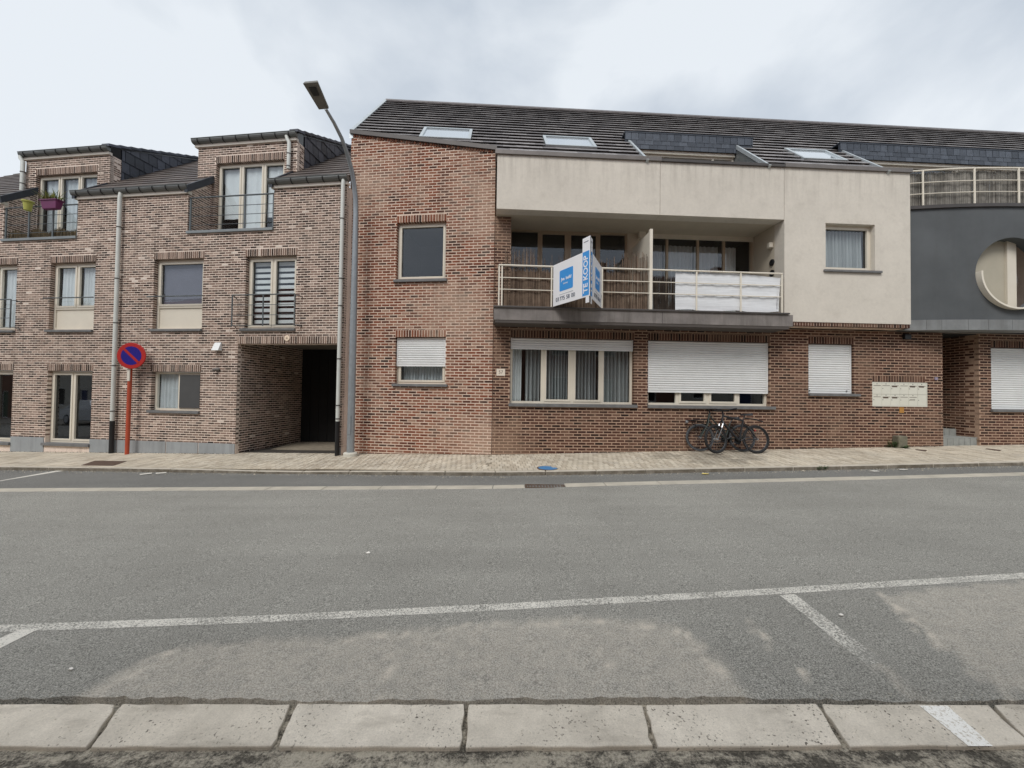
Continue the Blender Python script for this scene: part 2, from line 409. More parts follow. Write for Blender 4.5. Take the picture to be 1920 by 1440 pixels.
def paver_mat():
    q = NT('clay_paver'); col = q.ramp(q.attr(), [(0, S(180, 168, 150)), (.4, S(198, 187, 168)), (.8, S(208, 198, 180)), (1, S(188, 178, 162))])
    col = q.scale(col, q.rng(q.noise(1.1, 5, .6), .3, .7, .84, 1.12))
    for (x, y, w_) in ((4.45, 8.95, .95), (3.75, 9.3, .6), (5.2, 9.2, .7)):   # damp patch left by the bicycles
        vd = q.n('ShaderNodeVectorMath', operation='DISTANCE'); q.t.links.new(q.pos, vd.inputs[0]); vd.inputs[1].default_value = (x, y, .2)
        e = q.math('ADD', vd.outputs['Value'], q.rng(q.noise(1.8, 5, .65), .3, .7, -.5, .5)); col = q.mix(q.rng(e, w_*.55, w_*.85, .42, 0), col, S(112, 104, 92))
    col = q.scale(col, q.rng(q.noise(60, 3, .6), .3, .7, .88, 1.1))
    return q.out(col, .88, 0, q.bump(q.noise(140, 3, .6), .3, .004), .3)
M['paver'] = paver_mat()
M['joint'] = plain('paver_joint', S(140, 130, 114), .95, var=.2, vscale=6)
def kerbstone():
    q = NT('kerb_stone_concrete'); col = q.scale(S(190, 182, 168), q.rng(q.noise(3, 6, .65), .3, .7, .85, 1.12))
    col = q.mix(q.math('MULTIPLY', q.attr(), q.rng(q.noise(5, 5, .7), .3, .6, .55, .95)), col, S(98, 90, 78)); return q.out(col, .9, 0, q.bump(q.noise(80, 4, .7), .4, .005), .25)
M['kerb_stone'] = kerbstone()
M['kerb'] = plain('kerb_concrete', S(184, 176, 162), .88, var=.16, vscale=3, bump=.3, dirt=.35)
def soil_mat():
    q = NT('gutter_dirt'); n1 = q.noise(2.4, 8, .72, dist=.35, stretch=(.7, 2.2, 1)); n2 = q.noise(75, 4, .8); n3 = q.noise(16, 5, .7)
    h = q.math('ADD', n1, q.rng(n3, .3, .7, -.10, .10)); h = q.math('ADD', h, q.rng(n2, .3, .7, -.07, .07))
    col = q.mix(q.rng(h, .42, .58, 0, 1), q.scale(S(98, 93, 84), q.rng(n2, .3, .7, .3, 1.6)), q.scale(S(190, 181, 164), q.rng(n2, .3, .7, .72, 1.22)))
    return q.out(col, .95, 0, q.bump(h, 1.0, .03), .2)
M['soil'] = soil_mat()
# ---- sheets
b = MB(); b.poly([(-220, -220, gz(-220)-.10), (220, -220, gz(220)-.10), (220, 220, gz(220)-.10), (-220, 220, gz(-220)-.10)])
o = b.build('ground', M['asphalt_strip'], org=(0, 0, 0), kind='structure'); o['label'] = 'ground under the street and the buildings'
SLAB_B = [(-40, 2.72), (-2.72, 2.185), (.02, 2.145), (2.68, 2.108), (40, 1.63)]   # far edge of the near gutter slabs
SLAB_F = [(-40, 2.43), (-2.36, 1.906), (.02, 1.878), (2.36, 1.856), (40, 1.38)]
dust1 = [ground(*p) for p in ((120, 1330), (230, 1262), (330, 1217), (480, 1207), (600, 1203), (720, 1191), (870, 1175), (1000, 1167), (1100, 1163), (1200, 1166), (1270, 1181), (1310, 1212), (1360, 1262), (1420, 1330))]
dust2 = [ground(*p) for p in ((1640, 1118), (1760, 1103), (1990, 1086), (2300, 1330), (1990, 1325), (1850, 1280), (1760, 1210), (1685, 1150))]
streaks = [([ground(*p) for p in ((735, 1195), (722, 1260), (705, 1330))], .03, .95), ([ground(*p) for p in ((1400, 1152), (1440, 1210), (1495, 1262))], .025, .9), ([ground(*p) for p in ((1125, 1215), (1150, 1260))], .02, .8),
           ([ground(*p) for p in ((1640, 1112), (1720, 1170), (1860, 1285), (1950, 1340))], .035, .95), ([ground(*p) for p in ((330, 1216), (250, 1262), (180, 1305))], .04, .8), ([ground(*p) for p in ((1100, 1163), (1270, 1181), (1310, 1212), (1400, 1320))], .03, .95),
           ([ground(*p) for p in ((600, 1205), (870, 1176), (1100, 1164))], .028, .8), ([ground(*p) for p in ((1560, 1180), (1700, 1290), (1740, 1320))], .06, .5)]
rw = random.Random(4)
xs = [-60, -40, -25, -18, -13, -10, -8, -6.5] + [-5.5 + .05*i for i in range(0, 241)] + [7.5, 9, 11, 14, 19, 26, 40, 60]
fr = [0, .0006, .02, .04] + [.04 + .012 * i for i in range(1, 30)] + [.42 + .06 * i for i in range(0, 10)] + [1.0]
rv, rf, dv = [], [], []
nx, ny = len(xs), len(fr)
for X in xs:
    y0 = interp(SLAB_B, X) + (rw.uniform(-.010, .014) + .012*math.sin(X*2.1) if -6 < X < 7 else 0); y1 = interp(GUT_F, X)
    for j, t in enumerate(fr):
        Y = y0 + (y1 - y0) * t
        rv.append((X, Y, gz(X) - (.05 if j == 0 else .006 if j == 1 else 0)))
        d = 0.0
        if -5.6 < X < 6.6 and t < .45:
            p = (X + rw.uniform(-.035, .035), Y + rw.uniform(-.02, .02) + .012*math.sin(X*9) + .008*math.sin(X*23))
            if inside(p, dust1): d = .42
            if inside(p, dust2): d = max(d, .38)
            e = min(dist_seg(p, a_, b_) for a_, b_ in zip(dust1[:-1], dust1[1:]))
            if d == 0 and e < .06: d = .42 * (1 - e / .06)
            for pl, wd, st in streaks:
                e = min(dist_seg(p, a_, b_) for a_, b_ in zip(pl, pl[1:])); d = max(d, st * max(0, 1 - e / wd))
        dv.append(min(1, d))
for i in range(nx - 1):
    for j in range(ny - 1): rf.append((i*ny+j, (i+1)*ny+j, (i+1)*ny+j+1, i*ny+j+1))
me = bpy.data.meshes.new('road'); me.from_pydata(rv, [], rf)
at = me.attributes.new('dust', 'FLOAT', 'POINT'); at.data.foreach_set('value', dv); me.materials.append(M['asphalt'])
o = bpy.data.objects.new('road', me); COL.objects.link(o); o['kind'] = 'structure'; ORG[o.name] = Vector((0, 0, 0))
# strip between gutter band and kerb
b = MB(); xk = [-60, -30, -20] + [-14 + i for i in range(32)] + [24, 40, 60]
for a_, c_ in zip(xk, xk[1:]):
    b.poly([(a_, interp(GUT_F, a_)-.05, gz(a_)-.006), (c_, interp(GUT_F, c_)-.05, gz(c_)-.006), (c_, interp(KERB, c_)+.05, gz(c_)-.006), (a_, interp(KERB, a_)+.05, gz(a_)-.006)])
o = b.build('parking_strip', M['asphalt_strip'], org=(0, 0, 0), kind='structure')
# gutter band: flush concrete stones
band = MB(); band.poly([(-60, interp(GUT_F, -60), gz(-60)-.004), (-59, interp(GUT_F, -59), gz(-59)-.004), (-59, interp(GUT_F, -59)+.2, gz(-59)-.004), (-60, interp(GUT_F, -60)+.2, gz(-60)-.004)])
gband = band.build('gutter_band', M['kerb'], org=(0, 0, 0), kind='structure')
M['band'] = plain('pale_gutter_concrete', S(182, 175, 161), .88, var=.16, vscale=3, bump=.3)
GX0, GX1 = ground(985, 914)[0] - .01, ground(1060, 913)[0] + .01     # the drain grate sits here
X = -15.0
while X < 17:
    L = .98; x1 = X + L; zt = .005 + rw.uniform(-.002, .002)
    for xa, xb in ([(X, x1-.012)] if x1 < GX0 or X > GX1 else [(X, min(x1-.012, GX0)), (max(X, GX1), x1-.012)]):
        if xb - xa < .05: continue
        b = MB(); y0, y1 = interp(GUT_F, xa), interp(GUT_F, xb)
        b.hexa([(xa, y0, gz(xa)-.1), (xb, y1, gz(xb)-.1), (xb, y1+GUT_W, gz(xb)-.1), (xa, y0+GUT_W, gz(xa)-.1), (xa, y0, gz(xa)+zt), (xb, y1, gz(xb)+zt), (xb, y1+GUT_W, gz(xb)+zt), (xa, y0+GUT_W, gz(xa)+zt)], rw.random())
        b.build('gutter_stone', M['band'], gband, bevel=.006)
    X = x1
# kerb stones
kb = MB(); kb.poly([(-60, interp(KERB, -60), gz(-60)), (-59.5, interp(KERB, -59.5), gz(-59.5)), (-59.5, interp(KERB, -59.5)+.1, gz(-59.5)), (-60, interp(KERB, -60)+.1, gz(-60))])
kerb = kb.build('kerb', M['kerb'], org=(0, 0, 0), kind='structure')
X = -15.3; KH = .066
while X < 17:
    x1 = X + 1.0; drop = lambda x: KH - .028 * math.exp(-((x + 4.6) / 1.7) ** 2)
    b = MB(); y0, y1 = interp(KERB, X), interp(KERB, x1); g = .010 + rw.uniform(0, .008); j = rw.uniform(-.006, .006)
    b.hexa([(X, y0+j, gz(X)-.15), (x1-g, y1+j, gz(x1)-.15), (x1-g, y1+.13, gz(x1)-.15), (X, y0+.13, gz(X)-.15), (X, y0+j+.008, gz(X)+drop(X)), (x1-g, y1+j+.008, gz(x1)+drop(x1)), (x1-g, y1+.13, gz(x1)+drop(x1)+.004), (X, y0+.13, gz(X)+drop(X)+.004)], rw.random())
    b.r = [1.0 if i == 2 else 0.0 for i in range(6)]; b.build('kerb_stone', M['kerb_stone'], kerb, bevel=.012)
    X = x1
# pavement bed and pavers
b = MB(); xk = [-60, -30, -20] + [-15 + .5*i for i in range(66)] + [24, 40, 60]
for a_, c_ in zip(xk, xk[1:]):
    q0, q1 = interp(KERB, a_)+.1, interp(KERB, c_)+.1
    b.poly([(a_, q0, pave_z(a_, q0)-.012), (c_, q1, pave_z(c_, q1)-.012), (c_, 10.1 if c_ > -20 else 14, pave_z(c_, 10.1)-.012), (a_, 10.1 if a_ > -20 else 14, pave_z(a_, 10.1)-.012)])
    b.poly([(a_, 10.1, pave_z(a_, 10.1)-.012), (c_, 10.1, pave_z(c_, 10.1)-.012), (c_, 13.5, pave_z(c_, 13.5)-.012), (a_, 13.5, pave_z(a_, 13.5)-.012)])
pav = b.build('pavement', M['joint'], org=(0, 0, 0), kind='structure')
PW, PL, PT = .105, .21, .05
vv = [(-PW/2, -PL/2, -PT), (PW/2, -PL/2, -PT), (PW/2, PL/2, -PT), (-PW/2, PL/2, -PT), (-PW/2+.003, -PL/2+.003, 0), (PW/2-.003, -PL/2+.003, 0), (PW/2-.003, PL/2-.003, 0), (-PW/2+.003, PL/2-.003, 0)]
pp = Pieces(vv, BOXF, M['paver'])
rp = random.Random(5)
for F, xa, xb in ((FA, -16.5, FB.O.x), (FB, FB.O.x, 17.0)):
    for j in range(-14, 4):
        for i in range(-180, 260):
            u = (i + (.5 if j % 2 else 0)) * .112; dd = j * .217 + .10
            c = F.P(u, dd, 0)
            if not (xa < c.x <= xb): continue
            yk = interp(KERB, c.x) + .135
            if c.y < yk - .11 or c.y > 10.9 or c.y < yk: 
                if c.y < yk - .1: continue
            lim = .33 if (c.x > -4.3 and c.x < -.4) else .05
            if dd - .11 > lim: continue
            rect = [(u-PW/2, dd-PL/2), (u+PW/2, dd-PL/2), (u+PW/2, dd+PL/2), (u-PW/2, dd+PL/2)]
            wp = [tuple(F.P(x, y, 0)[:2]) for x, y in rect]
            k0, k1 = c.x - .3, c.x + .3; s0, s1 = interp(KERB, k0)+.135, interp(KERB, k1)+.135; m_ = (s1-s0)/.6
            cut = clip_poly(wp, m_, -1, m_*k0 - s0)
            if len(cut) < 3: continue
            r = rp.random()
            zc = pave_z(c.x, c.y) + rp.uniform(-.0025, .0025)
            if abs(area(cut) - area(wp)) < 1e-5:
                e1 = Vector((F.u.x, F.u.y, GK)).normalized(); e2 = Vector((F.n.x, F.n.y, .028)).normalized(); e3 = e1.cross(e2).normalized(); e2 = e3.cross(e1)
                mt = Matrix.Translation((c.x, c.y, zc)) @ Matrix((e1, e2, e3)).transposed().to_4x4()
                pp.add(mt, r)
            else:
                pp.mb.prism([(x, y, pave_z(x, y)-.05) for x, y in cut], (0, 0, .05), r)
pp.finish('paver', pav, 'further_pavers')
# near side: gutter slabs, dirty joint, pavement the camera stands on
b = MB()
for a_, c_ in ((-60, -6), (-6, -3), (-3, 0), (0, 3), (3, 6), (6, 60)):
    b.poly([(a_, interp(SLAB_F, a_)-.6, gz(a_)-.02), (c_, interp(SLAB_F, c_)-.6, gz(c_)-.02), (c_, interp(SLAB_B, c_)+.05, gz(c_)-.045), (a_, interp(SLAB_B, a_)+.05, gz(a_)-.045)])
o = b.build('near_gutter', M['soil'], org=(0, 0, 0), kind='structure')
tops = [-1080, -755, -430, -106, 222, 550, 876, 1206, 1535, 1856, 2180, 2505, 2830]; bots = [-1230, -880, -540, -190, 163, 512, 868, 1228, 1590, 1950, 2310, 2670, 3030]
for k in range(len(tops) - 1):
    q = [ground(bots[k], 1403, -.014), ground(bots[k+1], 1403, -.014), ground(tops[k+1], 1319, -.014), ground(tops[k], 1319, -.014)]
    g = rw.uniform(.007, .014); b = MB(); zt = -.016 + rw.uniform(-.001, .001)
    q = [(q[0][0]+g, interp(SLAB_F, q[0][0])), (q[1][0]-g, interp(SLAB_F, q[1][0])), (q[2][0]-g, interp(SLAB_B, q[2][0])-.016), (q[3][0]+g, interp(SLAB_B, q[3][0])-.016)]
    ed = []
    for k2 in range(4):
        (xa_, ya_), (xb_, yb_) = q[k2], q[(k2+1) % 4]; nn_ = 9 if k2 % 2 == 0 else 5
        for m_ in range(nn_): t_ = m_/nn_; jj = .006 if m_ else .010; ed.append((xa_+(xb_-xa_)*t_ + rw.uniform(-jj, jj), ya_+(yb_-ya_)*t_ + rw.uniform(-jj*.7, jj*.7)))
    b.prism([(x, y, gz(x)-.12) for x, y in ed], (0, 0, .12+zt), rw.random())
    b.build('gutter_slab', M['slab'], o, bevel=.006)
b = MB()
for a_, c_ in ((-60, -20), (-20, 20), (20, 60)):
    b.poly([(a_, -8, gz(a_)+.02), (c_, -8, gz(c_)+.02), (c_, interp(SLAB_F, c_)-.45, gz(c_)+.02), (a_, interp(SLAB_F, a_)-.45, gz(a_)+.02)])
b.build('near_pavement', M['kerb'], org=(0, 0, 0), kind='structure')
# painted lines
def slab_paint():
    q = NT('slab_paint'); f = q.noise(70, 4, .75); msk = q.rng(f, .40, .48, 0, 1)
    return q.out(q.mix(msk, S(196, 188, 174), S(240, 238, 232)), .8, 0, None, .3)
M['slab_paint'] = slab_paint()
def strip(name, quads, lift, r, lab):
    b = MB()
    for q in quads: b.poly([(x, y, gz(x) + lift) for x, y in q], r)
    o = b.build(name, M['slab_paint'] if name == 'slab_mark' else M['paint'], org=(0, 0, 0), kind='structure'); o['label'] = lab; return o
ln = [(-9.0, 2.60)] + LINE + [(10, 4.0), (20, 5.0)]
qs = []
for a_, c_ in zip(ln, ln[1:]):
    n_ = max(1, int((c_[0]-a_[0]) / .5))
    for i in range(n_):
        p0 = (a_[0]+(c_[0]-a_[0])*i/n_, a_[1]+(c_[1]-a_[1])*i/n_); p1 = (a_[0]+(c_[0]-a_[0])*(i+1)/n_, a_[1]+(c_[1]-a_[1])*(i+1)/n_)
        qs.append([(p0[0], p0[1]-.047), (p1[0], p1[1]-.047), (p1[0], p1[1]+.047), (p0[0], p0[1]+.047)])
strip('parking_line', qs, .0015, .03, 'long worn white line along the near parking bays')
strip('bay_divider', [[ground(*p) for p in ((0, 1216), (72, 1180), (36, 1181), (-42, 1216))], [ground(*p) for p in ((-42, 1216), (-140, 1262), (-80, 1262), (0, 1216))]], .0022, .22, 'bright white bay divider meeting the long line')
b = MB(); e0, e1 = [(1462, 1116), (1690, 1300)], [(1490, 1114), (1730, 1294)]; nn = 14
for i in range(10):
    f0, f1 = i/nn, (i+1)/nn; L_ = lambda e, f: ground(e[0][0]+(e[1][0]-e[0][0])*f, e[0][1]+(e[1][1]-e[0][1])*f)
    b.poly([(x, y, gz(x)+.0012) for x, y in (L_(e0, f0), L_(e0, f1), L_(e1, f1), L_(e1, f0))], .06 - .50*f0)
o = b.build('bay_divider', M['paint'], org=(0, 0, 0), kind='structure'); o['label'] = 'worn white bay divider fading towards the gutter slabs'
q4 = [ground(*p, -.014) for p in ((1816, 1399), (1862, 1399), (1776, 1323), (1724, 1323))]
strip('slab_mark', [q4], -.0138, .30, 'white paint mark across a near gutter slab')
strip('bay_divider', [[ground(*p) for p in ((-90, 917), (-75, 914), (122, 882), (106, 882))]], -.003, .3, 'clean white divider in the far parking strip')
strip('paint_remnant', [[ground(*p) for p in ((262, 891), (285, 888.5), (285, 886.5), (262, 889))], [ground(*p) for p in ((292, 889), (312, 887.5), (312, 885.5), (292, 887))]], .006, .3, 'remnant of white paint in the far parking strip')
# drain grate in the gutter band
gx0, gy0 = ground(985, 914); gx1, _ = ground(1060, 913)
gy0 = interp(GUT_F, gx0) + .0; gr = thing('drain_grate', ((gx0+gx1)/2, gy0+.1, gz(gx0)), 'rusty iron drain grate set in the pale gutter band', 'drain')
M['rust'] = plain('rusty_iron', S(92, 74, 62), .8, .2, var=.3, vscale=14)
b = MB(); zz = gz((gx0+gx1)/2)
b.hexa([(gx0, gy0, zz-.09), (gx1, gy0, zz-.09), (gx1, gy0+.24, zz-.09), (gx0, gy0+.24, zz-.09), (gx0, gy0, zz-.05), (gx1, gy0, zz-.05), (gx1, gy0+.24, zz-.05), (gx0, gy0+.24, zz-.05)]); b.build('pit', M['black'], gr)
b = MB()
for (x0, x1, y0, y1) in ((gx0, gx1, gy0, gy0+.025), (gx0, gx1, gy0+.215, gy0+.24), (gx0, gx0+.03, gy0+.025, gy0+.215), (gx1-.03, gx1, gy0+.025, gy0+.215)):
    b.hexa([(x0, y0, zz-.06), (x1, y0, zz-.06), (x1, y1, zz-.06), (x0, y1, zz-.06), (x0, y0, zz+.004), (x1, y0, zz+.004), (x1, y1, zz+.004), (x0, y1, zz+.004)])
b.build('grate_frame', M['rust'], gr)
nb = 12
for i in range(nb):
    x0 = gx0 + .05 + (gx1-gx0-.11) * i / (nb-1); b = MB()
    b.hexa([(x0, gy0+.025, zz-.04), (x0+.022, gy0+.025, zz-.04), (x0+.022, gy0+.215, zz-.04), (x0, gy0+.215, zz-.04), (x0, gy0+.025, zz+.002), (x0+.022, gy0+.025, zz+.002), (x0+.022, gy0+.215, zz+.002), (x0, gy0+.215, zz+.002)])
    b.build('grate_bar', M['rust'], gr)

# ================================================================== BUILDING KIT
def brick_pieces(m, spec):
    L, H, bl, bh = spec; x, z = bl/2, bh/2; e = .002
    v = [(-x, 0, -z), (x, 0, -z), (x, .1, -z), (-x, .1, -z), (-x, 0, z), (x, 0, z), (x, .1, z), (-x, .1, z)]
    return Pieces(v, BOXF, m)
rb = random.Random(21)
def brickwall(F, pc, rect, holes, spec, ztop=None, d=0.0, phase=0.0):
    L, H, bl, bh = spec; u0, u1, z0, z1 = rect
    for k in range(int(math.floor(z0 / H)), int(math.ceil(z1 / H)) + 1):
        za, zb = k*H + (H-bh)/2, k*H + (H+bh)/2
        if zb < z0 + .01 or za > z1 - .01: continue
        zb_ = min(zb, z1); za_ = max(za, z0)
        off = phase + (L/2 if k % 2 else 0)
        i = int(math.floor((u0 - off) / L)) - 1
        while True:
            a = off + i*L + (L-bl)/2; i += 1
            if a > u1: break
            bb = a + bl
            if bb < u0 + .02: continue
            a_, b_ = max(a, u0), min(bb, u1)
            if b_ - a_ < .02: continue
            ps = [(a_, b_, za_, zb_)]
            for h in holes:
                if h[0] < b_ and h[1] > a_ and h[2] < zb_ and h[3] > za_: ps = subtract(ps, h)
            r = rb.random(); dj = d + rb.uniform(-.003, .001)
            for (p0, p1, q0, q1) in ps:
                if p1 - p0 < .022 or q1 - q0 < .012: continue
                if ztop:
                    t0, t1 = ztop(p0), ztop(p1)
                    if min(t0, t1) < q1:
                        if min(t0, t1) < q0 + .008: continue
                        pc.mb.box(F, p0, p1, dj, d+.1, q0, min(q1, t0), r, min(q1, t1)); continue
                if p1-p0 > bl-.0005 and q1-q0 > bh-.0005:
                    P = F.P((p0+p1)/2, dj, (q0+q1)/2)
                    pc.add(Matrix.Translation(P) @ Matrix.Rotation(F.a, 4, 'Z'), r)
                else: pc.mb.box(F, p0, p1, dj, d+.1, q0, q1, r)
def soldier(F, pc, u0, u1, z0, z1, pitch, d=0.0, gap=.016):
    n = max(1, int(round((u1-u0) / pitch))); w_ = (u1-u0) / n
    for i in range(n):
        pc.mb.box(F, u0+i*w_+gap/2, u0+(i+1)*w_-gap/2, d-.002+rb.uniform(-.002, .002), d+.1, z0+.004, z1-.010, rb.random())
def curtain(F, u0, u1, z0, z1, d, m, parent, folds=8, amp=.035, name='curtain', seed=0):
    b = MB(); n = max(12, folds * 8); rc = random.Random(seed + int(u0*100)); ph = rc.uniform(0, 6)
    tops, bots = [], []
    for i in range(n + 1):
        t = i / n; u = u0 + (u1-u0)*t; a = 2*math.pi*folds*t + ph + .8*math.sin(5*t + ph)
        tops.append(F.P(u, d + amp*.7*math.sin(a), z1)); bots.append(F.P(u + .01*math.sin(a*1.3), d + amp*1.15*math.sin(a + .3), z0))
    for i in range(n): b.poly([bots[i], bots[i+1], tops[i+1], tops[i]])
    return b.build(name, m, parent, smooth=True)
def window(root, F, u0, u1, z0, z1, d, splits=(0, 1), fw=.055, mw=.075, sash=(), m=None, ft=.07, room=1.5, glass_bot=None, room_m=None, dummy=None):
    """frame mesh as the part; panes and the dark room behind it are its pieces. splits: fractions of the mullions"""
    m = m or M['cream']; b = MB(); zb = z0 if glass_bot is None else glass_bot
    b.box(F, u0, u0+fw, d, d+ft, z0, z1); b.box(F, u1-fw, u1, d, d+ft, z0, z1)
    b.box(F, u0+fw, u1-fw, d+.001, d+ft, z1-fw, z1); b.box(F, u0+fw, u1-fw, d+.001, d+ft, z0, z0+fw)
    if glass_bot is not None:
        b.box(F, u0+fw, u1-fw, d+.002, d+ft, zb-fw*.5, zb+fw*.5); b.box(F, u0+fw, u1-fw, d+.03, d+ft-.004, z0+fw, zb-fw*.5)
    gb = (zb + fw*.5) if glass_bot is not None else z0 + fw
    cells = []; n = len(splits) - 1
    for i in range(n):
        a = u0 + (u1-u0)*splits[i]; c = u0 + (u1-u0)*splits[i+1]
        a = a + (fw if i == 0 else mw/2); c = c - (fw if i == n-1 else mw/2)
        if i: b.box(F, a - mw, a, d+.0015, d+ft, gb, z1-fw)
        cells.append([a, c, gb, z1-fw])
    for i in sash:
        a, c, e, f = cells[i]; s_ = .05
        b.box(F, a, a+s_, d-.014, d+.03, e, f); b.box(F, c-s_, c, d-.014, d+.03, e, f)
        b.box(F, a+s_, c-s_, d-.013, d+.03, e, e+s_); b.box(F, a+s_, c-s_, d-.013, d+.03, f-s_, f)
        cells[i] = [a+s_, c-s_, e+s_, f-s_]
    o = b.build('window', m, root)
    for a, c, e, f in cells:
        g = MB(); g.box(F, a-.004, c+.004, d+.034, d+.042, e-.004, f+.004); g.build('pane', M['glass'], o)
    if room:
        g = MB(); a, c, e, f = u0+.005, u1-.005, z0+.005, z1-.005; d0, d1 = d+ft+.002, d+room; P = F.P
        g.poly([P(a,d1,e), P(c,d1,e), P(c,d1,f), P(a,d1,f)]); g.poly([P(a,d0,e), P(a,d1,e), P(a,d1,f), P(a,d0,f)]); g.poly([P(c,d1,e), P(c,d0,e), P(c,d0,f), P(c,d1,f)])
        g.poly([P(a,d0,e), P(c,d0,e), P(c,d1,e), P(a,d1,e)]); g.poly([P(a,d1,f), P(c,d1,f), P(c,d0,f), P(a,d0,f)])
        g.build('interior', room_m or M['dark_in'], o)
    return o, cells
def sill(parent, F, u0, u1, ztop, th=.055, d0=-.06, d1=.12, m=None):
    b = MB(); b.box(F, u0, u1, d0, d1, ztop-th, ztop); return b.build('sill', m or M['bluestone'], parent, bevel=.006)
def shutter(root, F, u0, u1, z0, z1, d, pitch=.0565, m=None):
    m = m or M['white']
    b = MB(); b.box(F, u0-.002, u0+.03, d-.014, d+.03, z0, z1); b.box(F, u1-.03, u1+.002, d-.014, d+.03, z0, z1); b.box(F, u0+.03, u1-.03, d-.008, d+.012, z0, z0+.045); b.box(F, u0+.03, u1-.03, d+.010, d+.016, z0+.045, z1)
    o = b.build('roller_shutter', m, root); n = int((z1 - z0 - .045) / pitch); p = (z1 - z0 - .045) / n
    sm = MB(); prof = [(.004, .002), (-.008, .010), (-.014, p*.45), (-.012, p-.016), (.002, p-.008), (.008, p-.008), (.008, .002)]
    sm.prism([F.P(u0+.031, dd, zz) - F.P(u0+.031, 0, 0) for dd, zz in prof], F.P(u1-.031, 0, 0) - F.P(u0+.031, 0, 0))
    me = sm.mesh('slat', Vector((0, 0, 0))); me.materials.append(m)
    for i in range(n):
        s = bpy.data.objects.new('slat', me); COL.objects.link(s); s.parent = o; s.location = F.P(u0+.031, d, z0+.045+i*p) - ORG[o.name]
    return o
def rails(F, items, r, m, parent, name='rail', seg=6):
    for (a, b_, d, z) in items:
        q = MB(); q.tube([F.P(a, d, z), F.P(b_, d, z)], r, seg); q.build(name, m, parent, smooth=True)
def downpipe(root, F, u, d, ztop, zbot, r, clamps, black=None, top=None):
    pts = (top or []) + [F.P(u, d, ztop), F.P(u, d, zbot if black is None else black)]
    b = MB(); b.tube(pts, r, 12); o = b.build('downpipe', M['pipe'], root, smooth=True)
    if black is not None:
        q = MB(); q.tube([F.P(u, d, black+.04), F.P(u, d, zbot)], r*1.12, 12); q.build('pipe_foot', M['black'], o, smooth=True)
    for z in clamps:
        q = MB(); q.tube([F.P(u, d, z-.012), F.P(u, d, z+.012)], r*1.16, 12); q.box(F, u-.012, u+.012, d, .01 if d < 0 else d+.1, z-.008, z+.008); q.build('clamp', M['dark_metal'], o, smooth=True)
    return o
def gutter(root, F, u0, u1, z, d, every=.36, dep=.13, h=.125, fas=True, back=None):
    prof = [(0, 0), (-dep+.012, 0), (-dep, -.012), (-dep, -.045), (-dep*.88, -h*.68), (-dep*.62, -h*.92), (-dep*.3, -h), (0, -h)]
    b = MB(); b.prism([F.P(u0, d+x, z+y) for x, y in prof], F.P(u1, 0, 0) - F.P(u0, 0, 0))
    b.tube([F.P(u0, d-dep, z-.004), F.P(u1, d-dep, z-.004)], .012, 6)
    o = b.build('gutter', M['gutter'], root)
    n = int((u1-u0) / every); pr2 = [(x*1.06 - .004, y*1.05 - .004) for x, y in prof[1:]]
    for i in range(n):
        u = u0 + (i + .5) * (u1-u0) / n; q = MB()
        q.prism([F.P(u-.011, d+x, z+y) for x, y in [(0, .004)] + pr2], F.P(u+.022, 0, 0) - F.P(u, 0, 0)); q.build('bracket', M['black'], o)
    if fas:
        q = MB(); q.box(F, u0+.03, u1-.03, d-.03, (d+.1) if back is None else back, z-h-.075, z-h-.002); q.build('fascia', M['panel'], root)
    return o
class PM:
    def __init__(s, O, e1, e2, n=None):
        s.O = Vector(O); s.e1 = Vector(e1).normalized(); s.e2 = Vector(e2).normalized(); s.n = Vector(n).normalized() if n else s.e1.cross(s.e2).normalized()
    def P(s, x, y, h=0.0): return s.O + s.e1*x + s.e2*y + s.n*h
    def M4(s, x, y, h=0.0): return Matrix.Translation(s.P(x, y, h)) @ Matrix((s.e1, s.e2, s.n)).transposed().to_4x4()
    def hit(s, px, py):
        q = ray(px, py); t = (s.O - Vector((0, 0, EZ))).dot(s.n) / q.dot(s.n); p = Vector((0, 0, EZ)) + q*t - s.O
        return p.dot(s.e1), p.dot(s.e2)
def tile_field(pm, polys, m, w_, h_, th, lift, gap=.006, stag=.5, ov=.05, bbox=None, y0=0.0, jit=.002, seed=3):
    x0, x1, z0 = -(w_-gap)/2, (w_-gap)/2, 0
    v = [(x0, 0, lift), (x1, 0, lift), (x1, h_+ov, 0), (x0, h_+ov, 0), (x0, 0, lift+th), (x1, 0, lift+th), (x1, h_+ov, th), (x0, h_+ov, th)]
    pc = Pieces(v, BOXF, m); rr = random.Random(seed)
    xs_ = [p[0] for q in polys for p in q]; ys_ = [p[1] for q in polys for p in q]
    for j in range(int((min(ys_)-y0)/h_)-1, int((max(ys_)-y0)/h_)+1):
        yb = y0 + j*h_
        for i in range(int(min(xs_)/w_)-2, int(max(xs_)/w_)+2):
            xc = (i + (stag if j % 2 else 0)) * w_
            vis = [(xc+x0, yb), (xc+x1, yb), (xc+x1, yb+h_), (xc+x0, yb+h_)]; r = rr.random(); dj = rr.uniform(-jit, jit)
            for poly in polys:
                c = clip_convex(vis, poly)
                if len(c) < 3 or area(c) < 4e-4: continue
                if abs(area(c) - area(vis)) < 1e-5: pc.add(pm.M4(xc, yb, dj), r)
                else:
                    k = len(pc.mb.v); n = len(c)
                    hh = [lift*(1-(y-yb)/(h_+ov)) + dj for x, y in c]
                    pc.mb.v += [pm.P(x, y, e) for (x, y), e in zip(c, hh)] + [pm.P(x, y, e+th) for (x, y), e in zip(c, hh)]
                    pc.mb.f += [tuple(range(k+n-1, k-1, -1)), tuple(range(k+n, k+2*n))] + [(k+a, k+(a+1)%n, k+n+(a+1)%n, k+n+a) for a in range(n)]; pc.mb.r += [r]*(n+2)
    return pc

